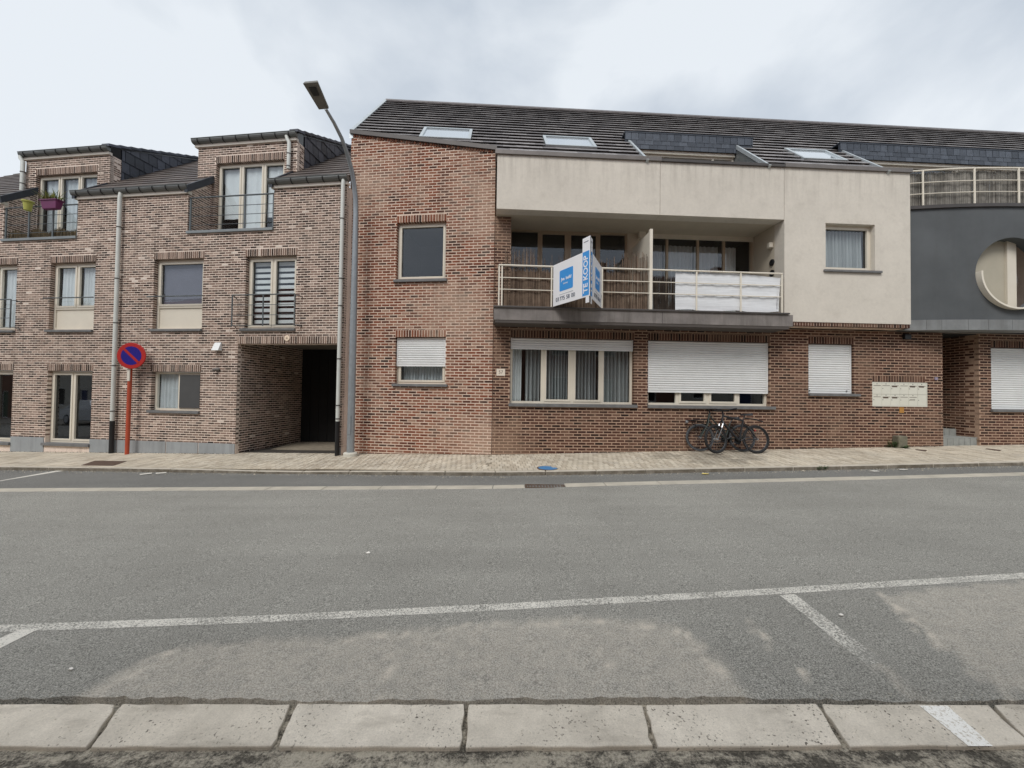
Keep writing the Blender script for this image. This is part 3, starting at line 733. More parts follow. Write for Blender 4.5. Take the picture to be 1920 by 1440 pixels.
# ================================================================== HOUSE WITH THE PASSAGE (left)
SA = (.180, .0620, .165, .0410)
A = thing('brick_house', FA.P(-6, 0, gz(-10)), 'pale brown brick house with a dark drive-through passage and two roof terraces', 'house')
pa = brick_pieces(M['brickA'], SA)
UL = -15.6                                   # the row goes on beyond the picture
R1 = (-10.42, -7.93, 5.78, 9); R2 = (-4.47, -1.975, 5.78, 9)
def op(F, xa, xb, y, z0, z1, d=0.0): return (F.u_of(xa, y, d), F.u_of(xb, y, d), z0, z1)
ZL1, ZS1, ZL0 = 5.065, 3.185, 2.05
W2 = op(FA, 93, 177, 560, ZS1, ZL1); W3 = op(FA, 288, 380, 550, ZS1, ZL1); W4 = op(FA, 460, 554.5, 550, ZS1, ZL1)
W1 = (FA.u_of(30, 560) - (W2[1]-W2[0]) , FA.u_of(30, 560), ZS1, ZL1)
g2 = FA.z_of(125, 831); G2 = op(FA, 87, 171, 760, g2, ZL0); G3 = op(FA, 283, 374.5, 740, FA.z_of(330, 770), ZL0)
g1 = FA.z_of(10, 829); G1 = (FA.u_of(22, 760) - 1.5, FA.u_of(22, 760), g1, ZL0)
PAS = (-2.885, -.135, -2, 2.79); ZPL = .20
win_holes = [W1, W2, W3, W4, G1, G2, G3, PAS]
lint = [(h[0]-.03, h[1]+.03, h[3], h[3]+.195) for h in win_holes]
sol = lint[:]
holesA = win_holes + [R1, R2] + sol
rectA = (UL, .03, ZPL, 6.80)
brickwall(FA, pa, rectA, holesA, SA)
for q in sol: soldier(FA, pa, q[0], q[1], q[2], q[3], .062)
mw_ = MB(); mw_.wall(FA, minus((UL, .03, -.9, 6.80), win_holes + [R1, R2], .006), .002, .30); wallA = mw_.build('wall', M['mortarA'], A)
# plinth stones
us = [UL, -13.6, -11.7]; pz = [(-11.69, G1[0]-.05), (G1[1]+.02, G2[0]-.03), (G2[1]+.0, -6.42), (-6.40, -4.92), (-4.90, -3.98+.02), (-3.94, PAS[0]-.004), (PAS[1]+.004, .034)]
for a_, c_ in pz:
    if c_ - a_ < .05: continue
    b = MB(); b.box(FA, a_, c_-.006, -.014, .0085, -.9, ZPL); b.build('plinth_stone', M['plinth'], A, bevel=.003)
# passage: left wall, ceiling, end, floor
FPs = FA.side(PAS[0]); pp_ = MB()
brickwall(FPs, pa, (.10, 2.6, -.25, 2.92), [], SA, phase=.03)
pp_.box(FPs, .012, 8.7, .002, .2, -.6, 2.95); pp_.build('passage_wall', M['mortarA'], A)
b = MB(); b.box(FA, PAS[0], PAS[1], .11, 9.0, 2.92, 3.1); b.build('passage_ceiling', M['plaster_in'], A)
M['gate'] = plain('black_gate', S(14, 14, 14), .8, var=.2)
b = MB(); b.box(FA, PAS[0]-.02, PAS[1]+.3, 2.56, 2.7, -.4, 2.95); gate = b.build('gate', M['gate'], A)
for k in range(9):
    u = PAS[0] + .02 + (PAS[1]-PAS[0]-.04)*k/9; t = MB(); t.box(FA, u+.006, u+(PAS[1]-PAS[0]-.04)/9-.006, 2.54, 2.56, -.35, 2.9); t.build('gate_board', M['gate'], gate)
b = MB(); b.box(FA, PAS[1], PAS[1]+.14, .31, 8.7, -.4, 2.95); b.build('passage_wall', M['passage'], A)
b = MB(); z_ = pave_z(FA.P(-1.5,0,0).x, 9.8); b.poly([FA.P(PAS[0], .06, pave_z(FA.P(PAS[0],0,0).x, 12)-.002), FA.P(PAS[1], .06, pave_z(FA.P(PAS[1],0,0).x, 12)-.002), FA.P(PAS[1], 8.7, z_-.05), FA.P(PAS[0], 8.7, z_-.05)])
b.build('passage_floor', plain('passage_floor', S(62, 57, 51), .95, var=.2, vscale=5), A)  # floor colour darkened to deepen the passage shade
# ground floor windows
def G(h, splits, sash, curt=None, **k):
    return window(A, FA, h[0]+.004, h[1]-.004, h[2], h[3]-.004, .105, splits, sash=sash, **k)
o, c = G(G2, (0, .5, 1), (0, 1), mw=.05); sill(o, FA, G2[0]-.06, G2[1]+.02, G2[2]-.002, .075)
b = MB(); b.box(FA, G2[0], G2[1], .02, .3, -.9, G2[2]-.08); b.build('threshold', M['bluestone'], o)
o, c = G(G1, (0, .5, 1), (0, 1), mw=.05); sill(o, FA, G1[0]-.02, G1[1]+.03, G1[2]-.002, .075)
b = MB(); b.box(FA, G1[0], G1[1], .02, .3, -.9, G1[2]-.08); b.build('threshold', M['bluestone'], o)
o, c = G(G3, (0, .5, 1), (1,), mw=.05); sill(o, FA, G3[0]-.06, G3[1]+.02, G3[2]-.002, .065)
curtain(FA, c[0][0], c[0][1], c[0][2], c[0][3], .215, M['net'], o, 5, .02)
b = MB(); b.box(FA, c[1][0]-.03, c[1][1]+.03, .075, .088, c[1][2]-.03, c[1][3]+.03); b.build('insect_screen', M['screen'], o)
# first floor windows
zp = FA.z_of(135, 577)
o, c = G(W2, (0, .52, 1), (0, 1), mw=.05, glass_bot=zp); sill(o, FA, W2[0]-.06, W2[1]-.0, ZS1-.002, .06)
for q in c: curtain(FA, q[0]+.0, q[1], q[2], q[3], .215, M['curtain'], o, 5, .025)
rails(FA, [(W2[0]-.1, W2[1]+.06, -.07, FA.z_of(135, 558, -.07))], .016, M['rail_grey'], o, 'guard_bar')
o, c = G(W3, (0, 1), (0,), glass_bot=zp); sill(o, FA, W3[0]-.06, W3[1]+.02, ZS1-.002, .06)
b = MB(); q = c[0]; b.box(FA, q[0]-.02, q[1]+.02, .19, .2, q[2]-.02, q[3]+.02); b.build('blind', M['blind'], o)
rails(FA, [(W3[0]-.12, W3[1]+.06, -.07, FA.z_of(335, 555, -.07))], .016, M['rail_grey'], o, 'guard_bar')
def zebra(F, q, d, parent):
    n = 11; p = (q[3]-q[2]) / n
    for i in range(n):
        b = MB(); b.box(F, q[0]-.01, q[1]+.01, d, d+.006, q[2]+i*p+.06, q[2]+(i+1)*p); b.build('blind_band', M['curtain'], parent)
for h in (W4, W1):
    o, c = G(h, (0, .5, 1), (0, 1), mw=.05); sill(o, FA, h[0]-.1, h[1]+.02, ZS1-.002, .065)
    for q in c:
        if h is W4: zebra(FA, q, .21, o)
        else: curtain(FA, q[0], q[1], q[2], q[3], .215, M['curtain'], o, 4, .025)
    zt, dj = FA.z_of(500, 552, -.16), -.16; ua, ub = h[0]-.22, h[1]+.1
    j = MB(); 
    for z in (zt, zt-.26, zt-.52, zt-.78): j.tube([FA.P(ua, dj, z), FA.P(ub, dj, z)], .016 if z == zt else .008, 6)
    for u in (ua, ua+(ub-ua)*.5, ub): j.box(FA, u-.012, u+.012, dj-.012, dj+.012, zt-.80, zt-.005)
    for u in (ua, ub):
        for z in (zt-.03, zt-.78): j.tube([FA.P(u, dj, z), FA.P(u+(.06 if u == ub else -.02), -.08, z+.015), FA.P(u+(.09 if u == ub else -.03), .01, z-.03)], .011, 6)
    j.build('window_railing', M['rail_grey'], o)
# wall fittings
ux, zx = FA.uz(407, 650, -.05); b = MB(); q = FA.P
b.hexa([q(ux-.1, -.13, zx-.1), q(ux+.1, -.13, zx-.1), q(ux+.1, -.002, zx-.1), q(ux-.1, -.002, zx-.1), q(ux-.09, -.03, zx+.11), q(ux+.09, -.03, zx+.11), q(ux+.09, -.002, zx+.11), q(ux-.09, -.002, zx+.11)])
b.build('vent_hood', M['white'], A, bevel=.005)
ux, zx = FA.uz(405, 693, -.05); b = MB(); b.tube([q(ux-.045, -.11, zx-.012), q(ux+.02, -.03, zx+.01), q(ux+.03, -.002, zx+.01)], [.035, .045, .05], 10); b.build('vent_stub', M['concrete'], A, smooth=True)
ux, zx = FA.uz(537.5, 634, -.02); b = MB(); b.lathe(Matrix.Translation(FA.P(ux, -.001, zx)) @ Matrix.Rotation(FA.a, 4, 'Z') @ Matrix.Rotation(math.pi/2, 4, 'X'), [(.075, 0), (.075, .012), (.068, .018)], 24)
disc = b.build('height_disc', plain('pale_orange_disc', S(236, 214, 190), .6), org=FA.P(ux, -.01, zx)); tag(disc, 'small round pale disc fixed over the passage opening', 'disc')
def text_mesh(name, s, size, m, parent, mat4, depth=.0015, align='CENTER', bold=0.0):
    cu = bpy.data.curves.new(name, 'FONT'); cu.body = s; cu.size = size; cu.extrude = depth; cu.align_x = align; cu.align_y = 'CENTER'; cu.offset = bold
    t = bpy.data.objects.new(name, cu); COL.objects.link(t); dg = bpy.context.evaluated_depsgraph_get(); dg.update()
    me = bpy.data.meshes.new_from_object(t.evaluated_get(dg)); bpy.data.objects.remove(t); me.name = name; me.materials.clear(); me.materials.append(m)
    o = bpy.data.objects.new(name, me); COL.objects.link(o); o.parent = parent; o.matrix_basis = Matrix.Translation(-ORG[parent.name]) @ mat4; ORG[o.name] = ORG[parent.name]; return o
def wall_m4(F, u, d, z): return Matrix.Translation(F.P(u, d, z)) @ Matrix.Rotation(F.a, 4, 'Z') @ Matrix.Rotation(math.pi/2, 4, 'X')
M['ink'] = plain('dark_ink', S(92, 78, 66), .8)
text_mesh('number', '30', .055, M['ink'], disc, wall_m4(FA, ux, -.02, zx))
# eaves: gutters, roof, terraces
zm = lambda d: 7.0 + .84*d
zd = lambda d: 8.70 + (d - .55)*.466
S0, S1_, S2_ = (UL, R1[0]), (R1[1], R2[0]), (R2[1], .05)
for a_, c_ in (S0, S1_, S2_):
    gutter(A, FA, a_-.08, c_+.05, 7.0, -.02)
DORM = [(-10.86, -7.876), (-4.95, -1.876)]
ROOFS = [(UL, DORM[0][0]), (DORM[0][1], DORM[1][0]), (DORM[1][1], .2)]
eA = PM(FA.P(0, -.05, 6.96), FA.P(1, 0, 0)-FA.P(0, 0, 0), FA.P(0, 1, .84)-FA.P(0, 0, 0))
SLn = math.hypot(1, .84)
polysA = []
for a_, c_ in ROOFS:
    e_ = (a_, min(c_, .2)); polysA.append([(e_[0], .78*SLn), (e_[1], .78*SLn), (e_[1], 3.85*SLn), (e_[0], 3.85*SLn)])
for a_, c_ in (S0, S1_, S2_): polysA.append([(a_-.02, 0), (c_+.03, 0), (c_+.03, .78*SLn), (a_-.02, .78*SLn)])
ra = MB(); P_ = FA.P                          # closed roof body under the tiles
for a_, c_ in ROOFS:
    ra.prism([P_(a_, .72, zm(.72)-.03), P_(a_, 3.85, zm(3.85)-.03), P_(a_, 8.5, 6.6), P_(a_, 8.5, 6.4), P_(a_, 3.85, zm(3.85)-.3), P_(a_, .72, zm(.72)-.15)], P_(c_, 0, 0)-P_(a_, 0, 0))
for a_, c_ in (S0, S1_, S2_): ra.prism([P_(a_, -.04, zm(-.04)-.03), P_(a_, .72, zm(.72)-.03), P_(a_, .72, zm(.72)-.15), P_(a_, -.04, zm(-.04)-.15)], P_(c_, 0, 0)-P_(a_, 0, 0))
roofA = ra.build('roof', M['tileA'], A)
tA = tile_field(eA, polysA, M['tileA'], .30, .33, .022, .024, seed=8); tA.finish('tile', roofA, 'further_tiles', 200)
# recess sides and terrace floors
for (u0, u1, z0, _) in (R1, R2):
    Fs = FA.side(u0); brickwall(Fs, pa, (.10, .70, z0+.03, zm(.7)), [], SA, ztop=lambda d: zm(d)-.10)
    b = MB(); b.prism([FA.P(u0-.002, .012, z0), FA.P(u0-.002, .72, z0), FA.P(u0-.002, .72, zm(.72)-.1), FA.P(u0-.002, .012, zm(0)-.1)], FA.P(-.2, 0, 0)-FA.P(0, 0, 0)); b.build('recess_wall', M['mortarA'], A)
    b = MB(); b.prism([FA.P(u1+.006, .012, z0), FA.P(u1+.006, .72, z0), FA.P(u1+.006, .72, zm(.72)-.1), FA.P(u1+.006, .012, zm(0)-.1)], FA.P(.2, 0, 0)-FA.P(0, 0, 0)); b.build('recess_wall', M['mortarA'], A)
    b = MB(); b.box(FA, u0-.01, u1+.01, -.045, .70, z0-.06, z0+.012); b.build('terrace_ledge', M['zinc'], A, bevel=.006)
    for uu, sg in ((u0, 1), (u1, -1)):       # dark verge boards along the recess
        b = MB(); x0, x1 = (uu-.02, uu+.07) if sg > 0 else (uu-.07, uu+.02)
        b.prism([FA.P(x0, -.10, zm(-.1)-.12), FA.P(x0, .68, zm(.68)-.12), FA.P(x0, .68, zm(.68)+.08), FA.P(x0, -.10, zm(-.1)+.08)], FA.P(x1, 0, 0)-FA.P(x0, 0, 0)); b.build('verge', M['slate'], roofA)
# dormers
FD = Fr(FA.P(0, .70, 0)[:2], AA)
for di, (u0, u1) in enumerate(DORM):
    xa, xb = ((66, 180.5), (404, 531.5))[di]; yy = (380, 370)[di]
    h = (FA.u_of(xa, yy, .7), FA.u_of(xb, yy, .7), 5.80, 8.02); rc = (u0, u1, 5.80, 8.50)
    lt = (h[0]-.02, h[1]+.02, h[3], h[3]+.21)
    brickwall(FD, pa, rc, [h, lt], SA); soldier(FD, pa, lt[0], lt[1], lt[2], lt[3], .062)
    b = MB(); b.wall(FD, minus(rc, [h], .006), .002, .30); b.build('dormer_wall', M['mortarA'], A)
    Fs = FD.side(u1); zlow = zm(.7); brickwall(Fs, pa, (.10, .30, zlow+.02, 8.46), [], SA)
    b = MB(); b.box(FD, u1-.2, u1-.010, .30, .312, zlow-.2, 8.46); b.build('dormer_return', M['mortarA'], A)
    o, c = window(A, FD, h[0]+.004, h[1]-.004, h[2], h[3]-.004, .10, (0, .345, .675, 1), mw=.03, sash=(0, 1, 2), fw=.04)
    if di == 1:
        for i, q in enumerate(c): curtain(FD, q[0], q[1], q[2]+(.6 if i != 1 else 0), q[3], .20, M['curtain'], o, 2, .012)
    else: curtain(FD, c[0][0], c[0][1], c[0][2], c[0][3], .21, M['net'], o, 3, .02); curtain(FD, c[1][0], c[1][1], c[1][2], c[1][3], .21, M['net'], o, 4, .02); curtain(FD, c[2][0], c[2][1], c[2][2], c[2][3], .21, M['net'], o, 3, .02)
    gutter(A, FD, u0-.10, u1+.03, 8.70, -.02, back=.05)
    # shed roof and slate cheeks
    q = FA.P; b = MB()
    b.prism([q(u0-.06, .66, zd(.66)-.07), q(u0-.06, 3.85, zd(3.85)-.07), q(u0-.06, 3.85, zd(3.85)-.01), q(u0-.06, .66, zd(.66)-.01)], q(u1+.12, 0, 0)-q(u0, 0, 0)); rfD = b.build('dormer_roof', M['slate'], A)
    nt_ = 11
    for i in range(nt_):
        d0 = .58 + i*.295; t = MB()
        t.prism([q(u1-.16, d0, zd(d0)-.055+.03), q(u1-.16, d0+.32, zd(d0+.32)-.055), q(u1-.16, d0+.32, zd(d0+.32)+.012), q(u1-.16, d0, zd(d0)+.012+.035)], q(u1+.09, 0, 0)-q(u1-.16, 0, 0), rb.random()); t.build('verge_tile', M['slate'], rfD)
    for uu, side in ((u1, 1), (u0, -1)):
        b = MB(); poly3 = [(.99, zm(.99)-.05), (3.55, zm(3.55)-.05), (3.55, zd(3.55)-.09), (.99, zd(.99)-.09)]
        b.prism([q(uu, d_, z_) for d_, z_ in poly3], q(-.03*side, 0, 0)-q(0, 0, 0)); ck = b.build('cheek', M['slate'], A)
        if side == 1:
            pm = PM(q(uu+.001, 0, 0), q(0, 1, 0)-q(0, 0, 0), (0, 0, 1))
            pm.n = Vector((FA.u.x, FA.u.y, 0)); k_ = .55   # slates laid on the slant
            a1 = (pm.e1*1 + pm.e2*-.0).normalized()
            tf = tile_field(pm, [poly3], M['slate'], .27, .34, .006, .022, gap=.016, stag=.5, seed=5+di); tf.finish('slate', ck, 'cut_slates', 60)
    # terrace railing in the wall plane
    R_ = (R1, R2)[di]; zt = 6.70; ra_, rb_ = R_[0]+.02, R_[1]-.01
    rl = MB(); rl.tube([q(ra_, .03, zt), q(rb_+.02, .03, zt)], .02, 8); rr_ = rl.build('railing', M['rail_grey'], A, smooth=True)
    rails(FA, [(ra_, rb_, .035, zt-f_) for f_ in (.26, .50, .74)], .0085, M['rail_grey'], rr_)
    for f_ in ((.0, .325, .66, 1.0) if di == 0 else (.0, .66, 1.0)):
        b = MB(); uu = ra_+.02+(rb_-ra_-.04)*f_; b.box(FA, uu-.02, uu+.02, .022, .048, 5.79, zt); b.build('post', M['rail_grey'], rr_)
b = MB(); b.prism([FA.P(.0, .30, -.5), FA.P(.0, 8, -.5), FA.P(.0, 8, 6.6), FA.P(.0, 3.8, zm(3.8)-.1), FA.P(.0, .30, zm(.3)-.1)], FA.P(.28, 0, 0)-FA.P(0, 0, 0)); b.build('party_wall', M['mortarA'], A)
# downpipes
downpipe(A, FA, -6.47, -.09, 6.74, pave_z(FA.P(-6.47,0,0).x, 10.4)-.02, .049, [5.95, 4.55, 3.35, 2.20, .98], black=FA.z_of(217, 792, -.09), top=[FA.P(-6.47, -.07, 6.9)])
downpipe(A, FA, -.02, -.09, 6.74, pave_z(FA.P(0,0,0).x, 9.7)-.02, .049, [5.9, 4.4, 3.72, 2.4, 1.25, .92], black=FA.z_of(634, 793, -.09), top=[FA.P(-.02, -.07, 6.9)])
downpipe(A, FD, DORM[1][1]-.18, -.09, 8.42, zm(.75)+.05, .05, [8.1, 7.75], top=[FD.P(DORM[1][1]-.26, -.09, 8.60), FD.P(DORM[1][1]-.24, -.09, 8.52)])
downpipe(A, FD, DORM[0][0]+.02, -.09, 8.42, zm(.75)-.1, .05, [8.1, 7.75], top=[FD.P(DORM[0][0]-.08, -.09, 8.60), FD.P(DORM[0][0]-.06, -.09, 8.52)])
pa.finish('brick', wallA, 'further_bricks')

# ================================================================== BLOCK OF FLATS (right)
SB = (.2145, .0710, .194, .0480)
B = thing('apartment_building', FB.P(5, 0, gz(5)), 'red brick flats with cream stucco upper storey, long balcony and grey tiled roof', 'building')
p2 = brick_pieces(M['brick2'], SB); pb = brick_pieces(M['brickB'], SB)
# ---- canted brick end
zv = lambda u: 8.34 - (u + .16) * .1777      # its sloping top
H1 = (1.12, 2.41, 4.44, 5.90); H0 = (1.142, 2.447, 1.81, 2.985)
lt = [(h[0]-.01, h[1]+.01, h[3], h[3]+.185) for h in (H1, H0)]
brickwall(F2, p2, (-.17, U2-.005, -.12, 8.6), [H1, H0] + lt, SB, ztop=lambda u: zv(u)-.09)
for q in lt: soldier(F2, p2, q[0], q[1], q[2], q[3], .071, gap=.018)
b = MB(); b.wall(F2, minus((-.17, U2-.012, -.6, 7.55), [H1, H0], .006), .002, .30)
b.prism([F2.P(-.17, .002, 7.55), F2.P(U2-.012, .002, 7.55), F2.P(U2-.012, .002, zv(U2)-.06), F2.P(-.17, .002, zv(-.17)-.06)], F2.P(0, .29, 0)-F2.P(0, 0, 0))
b.box(F2, -.17, .05, .301, 4.0, -.6, 7.9); wall2 = b.build('canted_wall', M['mortar2'], B)
n = 52                                       # dentils under the verge
for i in range(n):
    u = -.10 + (U2+.05)*i/n; p2.mb.box(F2, u, u+.042, -.022, .06, zv(u)-.135, zv(u)-.075, rb.random())
b = MB(); cu0, cu1 = -.19, U2+.03
b.hexa([F2.P(cu0,-.06,zv(cu0)-.075), F2.P(cu1,-.06,zv(cu1)-.075), F2.P(cu1,.30,zv(cu1)-.075), F2.P(cu0,.30,zv(cu0)-.075), F2.P(cu0,-.06,zv(cu0)+.03), F2.P(cu1,-.06,zv(cu1)+.03), F2.P(cu1,.30,zv(cu1)+.03), F2.P(cu0,.30,zv(cu0)+.03)])
b.build('verge_cap', M['dark_metal'], B)
o, c = window(B, F2, H1[0]+.004, H1[1]-.004, H1[2], H1[3]-.004, .10, (0, 1), sash=(0,), fw=.045); sill(o, F2, H1[0]-.05, H1[1]+.05, H1[2]-.002, .065)
o, c = window(B, F2, H0[0]+.004, H0[1]-.004, H0[2], H0[3]-.004, .13, (0, 1), sash=(0,), fw=.05); sill(o, F2, H0[0]-.06, H0[1]+.07, H0[2]-.002, .065)
curtain(F2, c[0][0], c[0][1], c[0][2], c[0][3], .32, M['net'], o, 14, .03)
shutter(B, F2, H0[0]+.01, H0[1]-.01, F2.z_of(790, 687, .1), H0[3]-.004, .085)
# ---- ground floor
V1 = (FB.u_of(956.5, 700), FB.u_of(1188.5, 700), 1.365, 2.985); V2 = (FB.u_of(1215, 700), FB.u_of(1443.5, 700), 1.365, 2.985); V3 = (FB.u_of(1516, 700), FB.u_of(1600.5, 700), 1.715, 2.985)
MBX = (FB.u_of(1635.5, 740), FB.u_of(1739, 740), FB.z_of(1690, 762.5), FB.z_of(1690, 717)); EN0 = FB.u_of(1768, 730); EN1 = FB.u_of(1836, 730)
V4 = (FB.u_of(1858.5, 700), FB.u_of(1858.5, 700)+2.2, 1.365, 2.985)
ZT = 3.34
hol = [V1, V2, V3, V4, MBX]; lt = [(h[0]-.01, h[1]+.01, h[3], h[3]+.185) for h in (V1, V2, V3, V4)] + [(MBX[0], MBX[1]-.06, MBX[3], MBX[3]+.175)]
brickwall(FB, pb, (.006, EN0, -.1, ZT), hol + lt, SB, phase=.07); brickwall(FB, pb, (EN1, 18, .1, ZT), hol + lt, SB, phase=.07)
for q in lt: soldier(FB, pb, q[0], q[1], q[2], q[3], .071, gap=.018)
brickwall(FB, pb, (.006, .40, 3.62, 5.95), [], SB, phase=.07)     # brick pier beside the loggia
b = MB(); b.wall(FB, minus((.004, EN0, -.6, ZT), hol, .006), .002, .30); b.wall(FB, minus((EN1, 18, -.6, ZT), hol, .006), .002, .30); b.box(FB, .004, .395, .002, .30, 3.60, 5.96)
wallB = b.build('wall', M['mortarB'], B)
o, c = window(B, FB, V1[0]+.004, V1[1]-.004, V1[2], V1[3]-.03, .12, (0, .263, .502, .752, 1), sash=(1, 2), mw=.085, fw=.055); sill(o, FB, V1[0]-.03, V1[1]+.08, V1[2]-.002, .075)
zs = FB.z_of(1070, 657, .1)
for i, q in enumerate(c):
    if i == 0: curtain(FB, q[0], q[0]+.24, q[2], q[3], .27, M['curtain'], o, 3, .04); curtain(FB, q[0]+.34, q[1], q[2], q[3], .31, M['blinds'], o, 4, .08)
    else: curtain(FB, q[0], q[1], q[2], q[3], .31, M['blinds'], o, 7, .085, seed=i)
shutter(B, FB, V1[0]+.01, V1[1]-.01, zs, V1[3]-.004, .07)
o, c = window(B, FB, V2[0]+.004, V2[1]-.004, V2[2], V2[3]-.03, .12, (0, .255, .505, .76, 1), sash=(1, 2), mw=.085, fw=.055); sill(o, FB, V2[0]-.01, V2[1]+.12, V2[2]-.002, .075)
shutter(B, FB, V2[0]+.01, V2[1]-.01, FB.z_of(1330, 737, .1), V2[3]-.004, .07)
b = MB(); b.box(FB, V3[0], V3[1], .12, .18, V3[2], V3[3]); o = b.build('window', M['cream'], B); sill(o, FB, V3[0]-.01, V3[1]+.14, V3[2]-.002, .065)
o = shutter(B, FB, V3[0]+.01, V3[1]-.01, V3[2]+.005, V3[3]-.004, .07)
for u in (V3[0]+.06, V3[1]-.15):
    q = MB(); q.lathe(wall_m4(FB, u, .05, V3[2]+.07), [(.014, 0), (.014, .02)], 10); q.build('stopper', M['black'], o)
b = MB(); b.box(FB, V4[0], V4[1], .12, .18, V4[2], V4[3]); o = b.build('window', M['cream'], B); sill(o, FB, V4[0]-.03, V4[1]+.1, V4[2]-.002, .065)
shutter(B, FB, V4[0]+.01, V4[1]-.01, V4[2]+.005, V4[3]-.004, .07)
# ---- entrance recess with steps
Fe = FB.side_l(EN1, 0.0)                     # faces left: u runs towards the street
brickwall(Fe, pb, (-2.2, -.10, .2, ZT), [], SB); b = MB(); b.box(Fe, -2.2, -.012, .002, .25, -.3, ZT); b.build('entrance_wall', M['mortarB'], B)
b = MB(); b.box(FB, EN0-.25, EN0, .31, 2.2, -.3, ZT); b.build('entrance_wall', M['mortarB'], B)
b = MB(); b.box(FB, EN0-.2, EN1+.2, 2.0, 2.2, -.3, ZT); b.build('entrance_door', plain('dark_door', S(46, 40, 36), .5), B)
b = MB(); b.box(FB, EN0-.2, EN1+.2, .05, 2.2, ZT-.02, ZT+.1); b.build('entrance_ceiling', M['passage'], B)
zg = pave_z(FB.P(EN0, 0, 0).x, 10.2); M['step'] = plain('step_stone', S(146, 148, 144), .8, var=.15, vscale=6, bump=.2)
b = MB(); b.box(FB, EN0, EN1, .06, 2.0, zg-.3, zg+.185); st = b.build('step', M['step'], B)
for i in range(6):
    u = EN0 + .004 + (EN1-EN0-.05)*i/6; t = MB(); t.box(FB, u, u+(EN1-EN0-.05)/6-.012, .035, .06, zg-.1, zg+.20); t.build('step_tile', M['step'], st, bevel=.004)
t = MB(); t.box(FB, EN0+.003, EN1-.02, .034, .50, zg+.2005, zg+.225); t.build('tread', M['step'], st)
b = MB(); b.box(FB, EN0, EN1, .52, 2.0, zg+.1, zg+.40); st = b.build('step', M['step'], B)
for i in range(6):
    u = EN0 + .004 + (EN1-EN0-.05)*i/6; t = MB(); t.box(FB, u, u+(EN1-EN0-.05)/6-.012, .50, .52, zg+.2255, zg+.41); t.build('step_tile', M['step'], st)
# ---- stucco upper storey (0.40 m in front of the brick)
DS = -.40; UJ = FB.u_of(1470.5, 360, DS); UE = FB.u_of(1707, 450, DS); UM = FB.u_of(1238, 340, DS); ZC = 7.355; ZB = 5.965; ZU = 3.46; DL = .74
sb = MB(); sb.box(FB, .03, UM-.004, DS, DS+.3, ZB, 7.27); st1 = sb.build('stucco_band', M['stucco'], B, bevel=.004)
sb = MB(); sb.box(FB, UM+.004, UJ-.004, DS, DS+.3, ZB, 7.27); sb.build('stucco_band', M['stucco'], B, bevel=.004)
SW = (FB.u_of(1548, 460, DS), FB.u_of(1640.5, 460, DS), 4.76, 5.925)
sb = MB(); sb.wall(FB, minus((UJ+.004, UE, ZU, 7.27), [SW]), DS, DS+.34); sb.build('stucco_wall', M['stucco'], B)
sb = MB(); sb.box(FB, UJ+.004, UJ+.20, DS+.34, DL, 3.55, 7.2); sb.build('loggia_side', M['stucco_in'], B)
sb = MB(); sb.box(FB, UE-.2, UE, DS+.34, .9, ZU, 7.2); sb.build('stucco_side', M['stucco'], B)
for a_, c_ in ((UJ+.004, UE-.012),):         # soldier course under the stucco
    soldier(FB, pb, a_+.05, c_, ZU-.10, ZU, .071, d=DS+.01, gap=.022)
    b = MB(); b.box(FB, a_+.05, c_, DS+.02, -.002, ZU-.09, ZU); b.build('overhang', M['mortar2'], B)
# metal cap along the top
for a_, c_, z_ in ((-.02, FB.u_of(1241, 290, DS-.04), 7.36), (FB.u_of(1241, 290, DS-.04)+.004, FB.u_of(1473, 305, DS-.04), 7.325), (FB.u_of(1473, 305, DS-.04)+.004, UE+.03, 7.36)):
    b = MB(); b.box(FB, a_, c_, DS-.045, DS+.33, 7.262 if z_ > 7.33 else 7.258, z_); b.build('parapet_cap', M['dark_metal'] if z_ < 7.33 else plain('cap_zinc', S(118, 112, 108), .45, .3), B, bevel=.004)
o, c = window(B, FB, SW[0], SW[1], SW[2]+.005, SW[3], DS+.125, (0, 1), sash=(0,), fw=.05); sill(o, FB, SW[0]-.06, SW[1]+.15, SW[2]+.004, .055, DS-.05, DS+.3)
curtain(FB, c[0][0], c[0][1], c[0][2], c[0][3], DS+.26, M['blinds'], o, 12, .045)
# ---- loggia
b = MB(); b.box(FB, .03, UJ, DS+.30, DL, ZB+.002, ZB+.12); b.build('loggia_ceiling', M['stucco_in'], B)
b = MB(); b.box(FB, .40, UJ+.1, DL, DL+.06, 3.6, ZB+.05)
bw_l = (FB.u_of(956, 470, DL), FB.u_of(1176, 470, DL), 3.66, FB.z_of(1060, 433, DL)); bw_r = (FB.u_of(1221, 470, DL), FB.u_of(1412, 470, DL), 3.66, FB.z_of(1310, 441, DL))
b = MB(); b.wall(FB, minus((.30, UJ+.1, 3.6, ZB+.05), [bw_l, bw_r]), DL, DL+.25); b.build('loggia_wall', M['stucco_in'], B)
def fr_(w_, xs): return [0] + [(FB.u_of(x, 470, DL) - w_[0]) / (w_[1]-w_[0]) for x in xs] + [1]
M['frame_old'] = plain('beige_frame', S(176, 160, 138), .5, var=.06)
o, c = window(B, FB, bw_l[0], bw_l[1], bw_l[2], bw_l[3], DL+.03, fr_(bw_l, (1011, 1065, 1123.5)), sash=(1, 2), mw=.07, fw=.045, m=M['frame_old'])
o, c = window(B, FB, bw_r[0], bw_r[1], bw_r[2], bw_r[3], DL+.03, fr_(bw_r, (1252, 1310, 1359)), mw=.06, fw=.05, m=M['frame_old'])
b = MB(); b.box(FB, bw_r[0], bw_r[1], DL-.02, DL+.028, bw_r[3]-.13, bw_r[3]); b.build('shutter_box', M['cream'], o)
